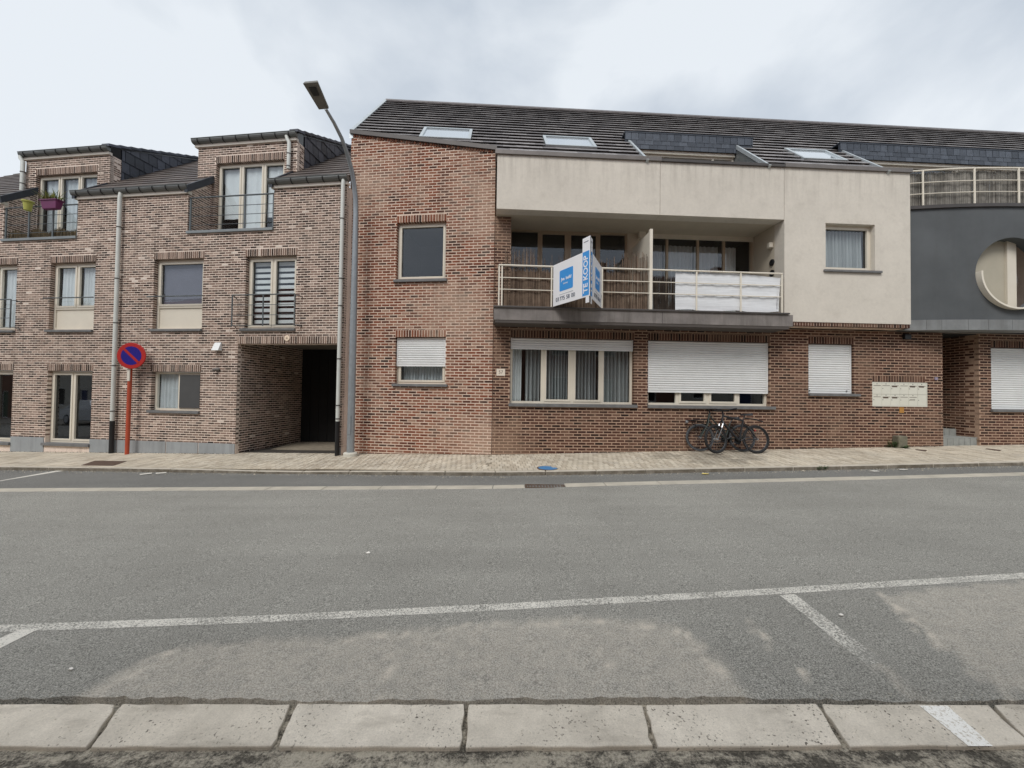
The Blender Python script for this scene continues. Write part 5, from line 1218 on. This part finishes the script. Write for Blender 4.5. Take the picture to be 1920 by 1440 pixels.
M['reed'] = reedmat('brown_reed', S(76, 62, 52), S(132, 114, 98)); M['reedgrey'] = reedmat('grey_reed', S(96, 92, 86), S(158, 154, 146))
nB = Vector((FB.n.x, FB.n.y, 0)); ua, ub_ = FB.u_of(943, 540, -.46), FB.u_of(1214, 540, -.46); N = 560
def hts(t, rr):
    z1 = 4.52 + rr.uniform(-.05, .03)
    if (t < .24 or t > .80) and rr.random() < .45: z1 = 4.95 + rr.uniform(-.16, .10)
    elif rr.random() < .10: z1 = 4.8 + rr.uniform(-.1, .1)
    return 3.64, z1
reed('reed_screen', [(FB.P(ua+(ub_-ua)*i/N, -.455 + .012*math.sin(i*.11), 3.64), nB) for i in range(N)], hts, M['reed'], 'brown reed screen behind the balcony railing around the for-sale board')
ua, ub_ = FB.u_of(1226, 540, -.42), FB.u_of(1275, 540, -.42); N = 110
reed('reed_screen', [(FB.P(ua+(ub_-ua)*i/N, -.40, 3.64), nB) for i in range(N)], lambda t, rr: (3.64, 4.42+rr.uniform(-.06, .04)), reedmat('dark_reed', S(44, 38, 34), S(70, 62, 54)), 'dark strip of reed screen between the divider and the white sheet', seed=2)
N = 1500; us_ = [UB0+.02+(UB1-UB0-.1)*i/N for i in range(N)]
reed('reed_screen', [(CP(u, .13 + .01*math.sin(i*.07), zb3), nB) for i, u in enumerate(us_)], lambda t, rr: (zb3, zt2-.02+rr.uniform(-.05, .0) - (.10 if rr.random() < .1 else 0)), M['reedgrey'], 'weathered grey reed screen round the curved roof terrace', seed=3)
nA = Vector((FA.n.x, FA.n.y, 0)); N = 380
reed('reed_screen', [(FA.P(R1[0]+.06+(R1[1]-R1[0]-.1)*i/N, .09, 5.80), nA) for i in range(N)], lambda t, rr: (5.80, 6.02+.06*math.sin(t*20)+rr.uniform(-.05, .04)), reedmat('olive_reed', S(70, 62, 46), S(116, 102, 80)), 'low olive reed screen on the terrace with the flower pots', seed=4)
def cloth_mat():
    q = NT('white_sheet'); wv = q.noise(9, 3, .6, stretch=(.2, .2, 3.0)); return q.out(q.scale(S(228, 230, 232), q.rng(wv, .35, .65, .90, 1.04)), .85, 0, q.bump(q.noise(40, 3, .5, stretch=(.3, .3, 2)), .25, .01), .2)
ua, ub_ = FB.u_of(1266, 540, -.46), FB.u_of(1463, 540, -.46); b = MB(); NU, NZ = 90, 26; g = []
for i in range(NU+1):
    row = []
    for j in range(NZ+1):
        t, s_ = i/NU, j/NZ; u = ua+(ub_-ua)*t; zt0 = 4.56 - .02*math.sin(t*9) - (.05*max(0, (t-.8)/.2)); z = 3.66+.02*math.sin(t*14)*(1-s_) + (zt0-3.66)*s_
        d_ = -.468 + .005*math.sin(t*31 + s_*2) + .003*math.sin(s_*19 + t*4) + .004*math.sin(t*75 + s_*5)
        row.append(FB.P(u - (.05*(1-s_) if t > .97 else 0), d_, z))
    g.append(row)
for i in range(NU):
    for j in range(NZ): b.poly([g[i][j], g[i+1][j], g[i+1][j+1], g[i][j+1]])
import bmesh
o = b.build('privacy_sheet', cloth_mat(), org=FB.P(ua, -.46, 3.66), smooth=True); tag(o, 'crinkled white privacy sheet tied to the right half of the balcony railing', 'sheet')
bm_ = bmesh.new(); bm_.from_mesh(o.data); bmesh.ops.remove_doubles(bm_, verts=bm_.verts, dist=1e-5); bm_.to_mesh(o.data); bm_.free()
# ---- flower pots on the terrace rail
M['leaf'] = plain('leaf_green', S(96, 112, 52), .7, var=.3, vscale=30); M['leaf_pale'] = plain('leaf_pale', S(176, 176, 110), .7, var=.25, vscale=30); M['earth'] = plain('earth', S(52, 42, 34), .95)
def blade(b, p, dirv, L, wd, droop, r=0.0):
    side = Vector((-dirv.y, dirv.x, 0)); side = side.normalized() if side.length > 1e-4 else Vector((1, 0, 0)); prev = None
    for k in range(5):
        t = k/4; c = p + dirv*L*t - Vector((0, 0, droop*L*t*t)); w_ = wd*(1-t*.95); cur = (c-side*w_, c+side*w_)
        if prev: b.poly([prev[0], prev[1], cur[1], cur[0]], r)
        prev = cur
rl_ = random.Random(9)
u, z = FA.uz(53, 386, -.1); z0 = FA.z_of(53, 395, -.1); z1 = FA.z_of(53, 377.5, -.1)
pt = thing('flower_pot', FA.P(u, -.1, z0), 'lime green flower pot hanging on the terrace rail', 'flower pot')
b = MB(); b.lathe(Matrix.Translation(FA.P(u, -.11, z0)), [(.075, 0), (.10, z1-z0-.04), (.125, z1-z0-.035), (.125, z1-z0), (.11, z1-z0), (.10, z1-z0-.03)], 20); b.build('pot', plain('lime_plastic', S(170, 170, 82), .5), pt, smooth=True)
b = MB()
for k in range(14): blade(b, FA.P(u, -.11, z1-.02), Vector((rl_.uniform(-.5, .5), rl_.uniform(-.5, .5), 1)), rl_.uniform(.03, .09), .008, .3, rl_.random())
b.build('leaves', M['leaf'], pt)
ua, ub_ = FA.u_of(83, 385, -.1), FA.u_of(113, 385, -.1); z0, z1 = FA.z_of(98, 393, -.1), FA.z_of(98, 376.5, -.1)
pt = thing('flower_box', FA.P((ua+ub_)/2, -.1, z0), 'purple flower box with strappy leaves hanging on the terrace rail', 'flower box')
b = MB(); b.hexa([FA.P(ua+.04, -.17, z0), FA.P(ub_-.04, -.17, z0), FA.P(ub_-.04, -.05, z0), FA.P(ua+.04, -.05, z0), FA.P(ua, -.20, z1), FA.P(ub_, -.20, z1), FA.P(ub_, -.02, z1), FA.P(ua, -.02, z1)]); b.build('box', plain('purple_plastic', S(104, 40, 84), .5), pt, bevel=.012)
b = MB(); b.box(FA, ua-.015, ub_+.015, -.215, -.005, z1-.03, z1+.006); b.build('rim', plain('purple_rim', S(96, 36, 78), .5), pt, bevel=.006)
for nm, m_, kk in (('green_leaves', M['leaf'], 60), ('pale_leaves', M['leaf_pale'], 46)):
    b = MB()
    for k in range(kk): blade(b, FA.P(rl_.uniform(ua+.03, ub_-.03), -.11+rl_.uniform(-.05, .05), z1), Vector((rl_.uniform(-.9, .9), rl_.uniform(-.9, .9), 1.0)).normalized(), rl_.uniform(.22, .48), .014, rl_.uniform(.15, .6), rl_.random())
    b.build(nm, m_, pt)
# ---- bicycles
M['tyre'] = plain('tyre_rubber', S(30, 30, 31), .8, var=.1); M['tyre_grey'] = plain('dusty_tyre', S(72, 74, 77), .85, var=.15); M['rimm'] = plain('wheel_rim', S(70, 72, 76), .4, .6); M['spoke'] = plain('spoke_steel', S(150, 152, 156), .35, .8)
M['bikeblack'] = plain('bike_black', S(24, 25, 29), .35, var=.1); M['bikegreen'] = plain('bike_dark_green', S(40, 52, 48), .4, var=.1); M['silver'] = plain('silver_part', S(190, 192, 196), .3, .6)
def bicycle(name, Mx, label, frame_m, tyre_m, city, steer):
    o0 = Mx.translation.copy(); t = thing(name, o0, label, 'bicycle'); V = lambda x, y, z: Mx @ Vector((x, y, z))
    R = .335; St = Matrix.Translation((.83, 0, 0)) @ Matrix.Rotation(steer, 4, 'Z') @ Matrix.Translation((-.83, 0, 0)); SV = lambda x, y, z: Mx @ (St @ Vector((x, y, z)))
    hT, hB = (.78, 0, .93), (.83, 0, .76); bb = (.43, 0, .30); sT = (.29, 0, .78 if not city else .68); ra = (0, 0, R); fa_ = (1.05, 0, R)
    b = MB(); tt = .017 if not city else .016
    if city: b.tube([V(*hB), V(.62, 0, .52), V(*bb)], .021, 8); b.tube([V(.795, 0, .88), V(.58, 0, .62), V(.40, 0, .50)], .016, 8)
    else: b.tube([V(*hB), V(*bb)], .030, 8); b.tube([V(.785, 0, .89), V(*sT)], .025, 8)
    b.tube([V(*bb), V(*sT)], .022, 8); b.tube([V(*hT), V(*hB)], .023, 8)
    for y in (-.06, .06): b.tube([V(bb[0], y*.5, bb[2]), V(0, y, R)], .011, 6); b.tube([V(sT[0]-.01, y*.4, sT[2]-.06), V(0, y, R)], .009, 6)
    b.build('frame', frame_m, t, smooth=True)
    for nm, c, F_ in (('wheel', ra, V), ('wheel', fa_, SV)):
        b = MB(); b.tube([F_(c[0]+(R-.022)*math.cos(2*math.pi*k/36), 0, c[2]+(R-.022)*math.sin(2*math.pi*k/36)) for k in range(36)], (.028 if not city else .024), 8, closed=True); w_ = b.build(nm, tyre_m, t, smooth=True)
        b = MB(); b.tube([F_(c[0]+(R-.052)*math.cos(2*math.pi*k/36), 0, c[2]+(R-.052)*math.sin(2*math.pi*k/36)) for k in range(36)], .012, 6, closed=True); b.build('rim', M['rimm'], w_, smooth=True)
        b = MB()
        for k in range(28):
            a_ = 2*math.pi*k/28; y = .03 if k % 2 else -.03; b.tube([F_(c[0]+.02*math.cos(a_+.6), y, c[2]+.02*math.sin(a_+.6)), F_(c[0]+(R-.055)*math.cos(a_), 0, c[2]+(R-.055)*math.sin(a_))], .0016, 4)
        b.build('spokes', M['spoke'], w_)
        b = MB(); b.tube([F_(c[0], -.06, c[2]), F_(c[0], .06, c[2])], .022, 8); b.build('hub', M['silver'], w_, smooth=True)
    b = MB()
    for y in (-.055, .055): b.tube([SV(.83, y*.7, .76), SV(.86, y, .66), SV(1.05, y, R)], .014 if city else .018, 8)
    b.tube([SV(.83, -.05, .755), SV(.83, .05, .755)], .018, 8); b.build('fork', frame_m, t, smooth=True)
    if not city:
        b = MB()
        for y in (-.052, .052): b.tube([SV(.855, y, .70), SV(.90, y, .61)], .019, 8)
        b.build('fork_stanchions', M['silver'], t, smooth=True)
    b = MB()
    if city: b.tube([SV(.66, -.30, 1.0), SV(.76, -.26, 1.02), SV(.80, -.08, 1.03), SV(.79, 0, 1.0), SV(.80, .08, 1.03), SV(.76, .26, 1.02), SV(.66, .30, 1.0)], .013, 8)
    else: b.tube([SV(.74, -.33, 1.04), SV(.80, -.10, 1.01), SV(.80, .10, 1.01), SV(.74, .33, 1.04)], .014, 8)
    b.tube([SV(*hT), SV(.79, 0, 1.01)], .018, 8); hb = b.build('handlebar', M['bikeblack'], t, smooth=True)
    for y in (-1, 1):
        b = MB(); xg = .66 if city else .74; b.tube([SV(xg+.01, y*.24, 1.005 if city else 1.03), SV(xg-.03 if city else xg-.005, y*(.31 if city else .36), .995 if city else 1.043)], .018, 8); b.build('grip', M['bikeblack'], hb, smooth=True)
    zs = .93 if not city else .82
    b = MB(); b.tube([V(*sT), V(.24 if not city else .22, 0, zs-.03)], .013, 8); b.build('seat_post', M['bikeblack'], t, smooth=True)
    b = MB(); prof = [(.36, .016, 0), (.30, .025, .006), (.22, .05, .008), (.14, .075, .014), (.09, .07, .02)]; x0 = -.02
    for (xa, wa, ha), (xb, wb, hb_) in zip(prof, prof[1:]):
        b.hexa([V(xb+x0, -wb, zs-.025), V(xa+x0, -wa, zs-.025), V(xa+x0, wa, zs-.025), V(xb+x0, wb, zs-.025), V(xb+x0, -wb*.8, zs+hb_+.012), V(xa+x0, -wa*.8, zs+ha+.012), V(xa+x0, wa*.8, zs+ha+.012), V(xb+x0, wb*.8, zs+hb_+.012)])
    b.build('saddle', M['bikeblack'], t, smooth=True)
    b = MB(); b.lathe(Mx @ Matrix.Translation((bb[0], -.045, bb[2])) @ Matrix.Rotation(math.pi/2, 4, 'X'), [(.085, -.002), (.09, 0), (.085, .004)], 24); ck = b.build('chainring', M['bikeblack'], t)
    for y, a_ in ((-.065, -.5), (.065, -.5+math.pi)):
        b = MB(); e_ = (bb[0]+.17*math.cos(a_), y, bb[2]+.17*math.sin(a_)); b.tube([V(bb[0], y, bb[2]), V(*e_)], .011, 6); b.tube([V(e_[0]-.035, y*1.9, e_[2]), V(e_[0]+.035, y*1.9, e_[2])], .014, 6); b.tube([V(*e_), V(e_[0], y*1.9, e_[2])], .008, 6); b.build('crank', M['rimm'], t)
    b = MB()
    for sgn in (1, -1): b.tube([V(bb[0], -.047, bb[2]+.088*sgn), V(0, -.047, R+.03*sgn)], .005, 4)
    b.build('chain', M['bikeblack'], t)
    if city:
        for c, F_, a0, a1 in ((ra, V, -20, 150), (fa_, SV, 30, 175)):
            b = MB(); n = 14; ring = [rad(a0 + (a1-a0)*k/n) for k in range(n+1)]
            for k in range(n):
                q = [(c[0]+(R+.02)*math.cos(x), c[2]+(R+.02)*math.sin(x)) for x in ring[k:k+2]]
                b.hexa([F_(q[0][0], -.03, q[0][1]), F_(q[1][0], -.03, q[1][1]), F_(q[1][0], .03, q[1][1]), F_(q[0][0], .03, q[0][1]), F_(q[0][0], -.022, q[0][1]+.008), F_(q[1][0], -.022, q[1][1]+.008), F_(q[1][0], .022, q[1][1]+.008), F_(q[0][0], .022, q[0][1]+.008)])
            b.build('mudguard', M['bikeblack'], t)
        b = MB()
        for y in (-.07, .07): b.tube([SV(.86, y, .78), SV(1.34, y, .75)], .010, 6); b.tube([SV(1.2, y, .755), SV(1.05, y*.8, R)], .007, 6)
        for x in (.92, 1.06, 1.2, 1.33): b.tube([SV(x, -.07, .765), SV(x, .07, .765)], .008, 6)
        b.build('front_rack', M['bikeblack'], t, smooth=True)
        b = MB(); b.tube([SV(1.31, 0, .72), SV(1.37, 0, .72)], [.03, .045], 10); b.build('front_light', M['silver'], t)
        b = MB(); b.tube([V(-.32, 0, .52), V(-.35, 0, .52)], .022, 8); b.build('rear_light', M['red'], t)
    else:
        b = MB(); b.tube([V(.235, 0, .84), V(.02, 0, .82), V(-.22, 0, .76)], .016, 6); b.build('rear_mudguard', M['bikeblack'], t, smooth=True)
        b = MB(); b.tube([V(.36, .06, .30), V(.30, .12, .05)], .009, 6); b.build('kickstand', M['rimm'], t)
    return t
db = -.50; u1_ = FB.u_of(1419.6, 826, db); P = FB.P(u1_, db, 0); z_ = pave_z(P.x, P.y)
mx1 = Matrix.Translation((P.x, P.y, z_)) @ Matrix.Rotation(FB.a + math.pi + .03, 4, 'Z') @ Matrix.Rotation(rad(7), 4, 'X')
bicycle('bicycle', mx1, 'black mountain bike with handlebar to the left, leaning outermost at the wall', M['bikeblack'], M['tyre'], False, rad(14))
db = -.24; u2_ = FB.u_of(1393.5, 824, db); P = FB.P(u2_, db, 0); z_ = pave_z(P.x, P.y)
mx2 = Matrix.Translation((P.x, P.y, z_)) @ Matrix.Rotation(FB.a + math.pi - .02, 4, 'Z') @ Matrix.Rotation(rad(7), 4, 'X')
bicycle('bicycle', mx2, 'dark city bike with front rack and dusty tyres, against the brick wall', M['bikegreen'], M['tyre_grey'], True, rad(-8))
# ---- covers in the pavement
cx_, cy_ = ground(1027, 877.5, .075); zc = pave_z(cx_, cy_); b = MB()
b.lathe(Matrix.Translation((cx_, cy_, zc-.03)), [(.20, 0), (.20, .031), (.19, .034)], 32); o = b.build('blue_cover', plain('blue_cover', S(74, 128, 176), .6, var=.14, vscale=10), org=(cx_, cy_, zc)); tag(o, 'round blue utility cover in the pavement by the kerb', 'utility cover')
b = MB(); b.lathe(Matrix.Translation((cx_, cy_, zc-.03)), [(.222, 0), (.222, .0325)], 32); r_ = b.build('cover_frame', M['rust'], o)
def cover(pxs, lab, nm='manhole_cover', m_='rust', group=None):
    q = [ground(*p, .09) for p in pxs]; b = MB(); c = [(x, y, pave_z(x, y)) for x, y in q]; b.hexa([(x, y, z-.03) for x, y, z in c] + [(x, y, z+.006) for x, y, z in c]); o = b.build(nm, M[m_], org=(q[0][0], q[0][1], c[0][2])); tag(o, lab, 'cover'); return o
cover(((152, 871.5), (212, 872.5), (238, 865), (178, 864)), 'brown iron access cover in the pavement near the no-parking sign')
cover(((1718, 845.5), (1736, 847.5), (1738, 845.5), (1716, 844)), 'small dark valve cover in the pavement in front of the letter boxes')
cover(((1847, 843.5), (1874, 846.5), (1878, 845), (1850, 842.5)), 'narrow dark valve cover in the pavement right of the entrance steps')
# ---- stone stub, weeds, litter
qx, qy = ground(1688, 839, .12); zq = pave_z(qx, qy); Fq = Fr((qx, qy), FB.a)
stb = MB(); stb.box(Fq, -.12, .12, -.08, .10, zq-.05, zq+.30); o = stb.build('stone_stub', plain('mossy_stone', S(116, 112, 96), .95, var=.25, vscale=8, bump=.5), org=(qx, qy, zq), bevel=.02); tag(o, 'short mossy stone stub against the brick wall under the letter boxes', 'stone')
def weed(P, hgt, n, lab, seed, wd=.02):
    rr = random.Random(seed); b = MB()
    for k in range(n):
        a_ = rr.uniform(0, 6.28); s0 = P + Vector((rr.gauss(0, .05), rr.gauss(0, .03), 0)); stem = Vector((math.cos(a_)*.35, math.sin(a_)*.35, 1)).normalized(); hh = hgt*rr.uniform(.3, 1)
        for m_ in range(4):
            c = s0 + stem*hh*(m_+1)/4; a2 = rr.uniform(0, 6.28); blade(b, c, Vector((math.cos(a2), math.sin(a2), .45)).normalized(), rr.uniform(.05, .10), wd*rr.uniform(.6, 1.2), .4, rr.random())
    o = b.build('weed', M['weed'], org=P); tag(o, lab, 'weed'); return o
M['weed'] = plain('weed_green', S(64, 92, 46), .75, var=.35, vscale=25)
weed(Fq.P(-.22, 0, zq), .28, 16, 'leafy green weed growing beside the mossy stone stub', 1)
weed(Fq.P(.02, -.12, zq), .08, 8, 'low green weed at the foot of the mossy stone stub', 2)
wx, wy = ground(1542, 881, 0); weed(Vector((wx, wy, gz(wx))), .10, 12, 'small weed growing from the kerb joint right of the bicycles', 3, .012)
wx, wy = ground(84, 843, .1); weed(Vector((wx, wy-.02, pave_z(wx, wy))), .14, 7, 'dry weed at the glazed door beside the plinth', 4, .008)
rt = random.Random(12)
def litter(nm, lab, px, py, w_, h_, m_, c=0.0, cat='litter'):
    x, y = ground(px, py, c); z = gz(x) + c + .004; b = MB(); n = 7; pts = [(x + w_*math.cos(6.283*k/n)*rt.uniform(.6, 1.1), y + h_*math.sin(6.283*k/n)*rt.uniform(.6, 1.1), z + rt.uniform(0, .006)) for k in range(n)]
    b.prism(pts, (0, 0, .005)); o = b.build(nm, m_, org=(x, y, z)); tag(o, lab, cat); return o
M['paper'] = plain('paper', S(226, 222, 214), .8); M['yellow'] = plain('yellow_paper', S(222, 200, 110), .8)
litter('paper_scrap', 'white scrap lying in the near parking bay left of the dusty patch', 133, 1257, .018, .010, M['paper'])
litter('paper_scrap', 'white scrap in the middle of the carriageway', 690, 1038, .03, .02, M['paper'])
litter('paper_scrap', 'white scrap beside the worn bay divider', 1577, 1155, .02, .012, M['paper'])
litter('paper_scrap', 'yellowish scrap in the gutter below the bicycles', 1322, 889, .09, .05, M['yellow'])
litter('paper_scrap', 'flat white scrap by the kerb right of the bicycles', 1640, 884, .14, .04, M['paper'])
litter('paper_scrap', 'crumpled white scrap by the kerb below the letter boxes', 1694, 881, .10, .04, M['paper'])
# grit along the kerb and in the bays
b = MB(); dk = MB(); rg = random.Random(17)
for k in range(2600):
    X = rg.uniform(-13, 14); Y = interp(KERB, X) - abs(rg.gauss(0, .10)) - .01; s_ = rg.uniform(.004, .014) * (1.6 if rg.random() < .06 else 1); z = gz(X) - .006
    c = [Vector((X + rg.uniform(-1, 1)*s_, Y + rg.uniform(-1, 1)*s_, z + (s_ if q == 3 else 0))) for q in range(4)]
    b.poly([c[0], c[1], c[3]], rg.random()); b.poly([c[1], c[2], c[3]], rg.random()); b.poly([c[2], c[0], c[3]], rg.random())
for k in range(2600):
    X = rg.uniform(-4.2, 4.6); yb_ = interp(SLAB_B, X); Y = yb_ + (rg.gauss(0, .035) if rg.random() < .7 else rg.uniform(-.25, .02)); s_ = rg.uniform(.0015, .0045); z = gz(X) + (-.012 if Y < yb_ else .0)
    c = [Vector((X + rg.uniform(-1, 1)*s_, Y + rg.uniform(-1, 1)*s_, z + (s_ if q == 3 else 0))) for q in range(4)]
    b.poly([c[0], c[1], c[3]]); b.poly([c[1], c[2], c[3]]); b.poly([c[2], c[0], c[3]])
for k in range(2400):                        # dirt gathered along the foot of the walls
    if k % 3 == 0: F_, u = FA, rg.uniform(-11.5, -2.95)
    elif k % 3 == 1: F_, u = F2, rg.uniform(.1, U2)
    else: F_, u = FB, rg.uniform(.05, 11.6)
    p = F_.P(u, -.012 - abs(rg.gauss(0, .025)), 0); s_ = rg.uniform(.004, .012); z = pave_z(p.x, p.y)
    c = [Vector((p.x + rg.uniform(-1, 1)*s_, p.y + rg.uniform(-1, 1)*s_, z + (s_*1.3 if q == 3 else 0))) for q in range(4)]
    dk.poly([c[0], c[1], c[3]]); dk.poly([c[1], c[2], c[3]]); dk.poly([c[2], c[0], c[3]])
o = dk.build('dirt', plain('dark_dirt', S(74, 66, 54), .95, var=.3, vscale=15), org=(0, 0, 0), kind='stuff'); o['label'] = 'dark dirt gathered along the foot of the brick walls'
o = b.build('grit', M['debris'], org=(0, 0, 0), kind='stuff'); o['label'] = 'loose grit along the kerb and the near gutter slabs'
# ================================================================== ACROSS THE STREET (mirrored in the panes)
M['opp_brick'] = plain('opposite_brick', S(128, 92, 76), .9, var=.15, vscale=2); M['opp_tile'] = plain('opposite_red_tile', S(132, 70, 54), .8, var=.2, vscale=3); M['opp_white'] = plain('opposite_render', S(196, 192, 182), .9, var=.06)
for hi, (x0, x1, ey, rz, wm) in enumerate(((-52, -42, 5.8, 9.7, 'opp_brick'), (-42, -33, 6.1, 9.9, 'opp_white'), (-33, -23, 5.8, 9.8, 'opp_brick'), (-23, -14.5, 6.0, 10.0, 'opp_brick'), (-14.5, -6, 6.1, 10.1, 'opp_white'), (-6, 2.5, 6.0, 10.2, 'opp_brick'), (2.5, 11, 6.1, 10.0, 'opp_brick'), (11, 20, 6.0, 9.9, 'opp_white'))):
    lab = ['brick terraced house with red roof, farthest along the far row', 'white rendered terraced house beside the farthest brick one', 'brick terraced house opposite, far down the street with green door', 'brick terraced house opposite the no-parking sign with blue door', 'white rendered terraced house opposite the passage', 'brick terraced house with red roof opposite the canted brick corner', 'brick terraced house opposite the balcony with brown door', 'white rendered terraced house opposite the letter boxes'][hi]
    Fo = Fr((x1, -2.6), math.pi); g0 = gz((x0+x1)/2); t = thing('terraced_house', Fo.P((x1-x0)/2, 0, g0), lab, 'house', 'houses across the street'); Wd = x1-x0
    wins = [(Wd*f-.6, Wd*f+.6, a_, a_+1.4) for f in (.2, .5, .8) for a_ in (g0+1.0, g0+3.6)]; wins[2] = (Wd*.5-.5, Wd*.5+.5, g0+.05, g0+2.3)
    b = MB(); b.wall(Fo, minus((0.01, Wd-.01, g0-.3, g0+ey), wins), 0, .3); b.build('wall', M[wm], t)
    b = MB(); b.prism([Fo.P(0, -.3, g0+ey-.15), Fo.P(0, 4, g0+rz), Fo.P(0, 8, g0+ey-.15)], Fo.P(Wd-.02, 0, 0)-Fo.P(0, 0, 0)); b.build('roof', M['opp_tile'], t)
    b = MB(); b.box(Fo, Wd*.3, Wd*.3+.6, 3.7, 4.3, g0+rz-.3, g0+rz+.8); b.build('chimney', M['opp_brick'], t)
    for k, w_ in enumerate(wins):
        b = MB(); a_, c_, e_, f_ = w_
        for q in ((a_, a_+.07, e_, f_), (c_-.07, c_, e_, f_), (a_+.07, c_-.07, e_, e_+.07), (a_+.07, c_-.07, f_-.07, f_)): b.box(Fo, q[0], q[1], .12, .18, q[2], q[3])
        o = b.build('window' if k != 2 else 'door', M['white'], t); b = MB(); b.box(Fo, a_+.07, c_-.07, .14, .16, e_+.07, f_-.07); b.build('pane' if k != 2 else 'door_leaf', M['dark_in'] if k != 2 else plain('door_leaf', S(*((60, 84, 60), (50, 60, 100), (86, 60, 44))[hi % 3]), .5), o)
# white car, mirrored in the glazed door of the brick house
Fc = Fr((-30.6, .4), rad(2)); zc = gz(-29); car = thing('parked_car', Fc.P(2.1, .9, zc), 'white car parked down the near side, mirrored in the glazed door', 'car')
Mc = plain('white_car_paint', S(226, 228, 230), .2, spec=.7, var=.01)
prof = [(0, .35), (.05, .62), (.15, .86), (.55, .95), (1.05, 1.42), (1.7, 1.50), (2.5, 1.48), (3.15, 1.02), (3.95, .90), (4.2, .70), (4.22, .38), (3.9, .28), (.3, .28)]
lower = [(0, .35), (.05, .62), (.12, .88), (.55, .97), (3.15, 1.0), (3.95, .90), (4.2, .70), (4.22, .38), (3.9, .28), (.3, .28)]
b = MB(); b.prism([Fc.P(x, 0, zc+z) for x, z in lower], Fc.P(0, 1.78, 0)-Fc.P(0, 0, 0)); body = b.build('body', Mc, car, bevel=.05)
b = MB(); k_ = [(.55, .965), (1.05, 1.42), (1.7, 1.50), (2.5, 1.48), (3.15, .995)]; n_ = len(k_)
b.v += [Fc.P(x, .03 + (.14 if z > 1.2 else 0), zc+z) for x, z in k_] + [Fc.P(x, 1.75 - (.14 if z > 1.2 else 0), zc+z) for x, z in k_]
b.f += [tuple(range(n_)), tuple(range(2*n_-1, n_-1, -1))] + [(i, i+n_, (i+1) % n_+n_, (i+1) % n_) for i in range(n_)]; b.r += [0]*(n_+2); cab = b.build('cabin', Mc, car, bevel=.02)
for side, yy, off in ((1, .03, -.004), (-1, 1.75, .004)):
    for (xa, xb_) in ((1.0, 1.85), (1.93, 2.75)):
        sl = lambda z: (yy + (.14 if side > 0 else -.14) * (z-.97)/.45) + off
        b = MB(); x_t0 = max(xa, 1.12); b.poly([Fc.P(xa-.15 if xa < 1.5 else xa, sl(1.03), zc+1.03), Fc.P(xb_+.12 if xb_ > 2 else xb_, sl(1.03), zc+1.03), Fc.P(xb_-.30 if xb_ > 2 else xb_, sl(1.38), zc+1.38), Fc.P(x_t0, sl(1.38), zc+1.38)]); b.build('side_window', M['black'], cab)
for x in (.82, 3.38):
    for y in (-.01, 1.60):
        b = MB(); b.lathe(Matrix.Translation(Fc.P(x, y+.19, zc+.32)) @ Matrix.Rotation(Fc.a, 4, 'Z') @ Matrix.Rotation(math.pi/2, 4, 'X'), [(.24, 0), (.32, .02), (.32, .18), (.24, .2)], 24); w_ = b.build('wheel', M['tyre'], car)
        b = MB(); b.lathe(Matrix.Translation(Fc.P(x, y+.195, zc+.32)) @ Matrix.Rotation(Fc.a, 4, 'Z') @ Matrix.Rotation(math.pi/2, 4, 'X'), [(.2, 0), (.2, .21)], 20); b.build('hubcap', M['silver'], w_)
for y in (.12, 1.36): b = MB(); b.box(Fc, 4.10, 4.215, y, y+.3, zc+.68, zc+.80); b.build('headlight', M['silver'], car)
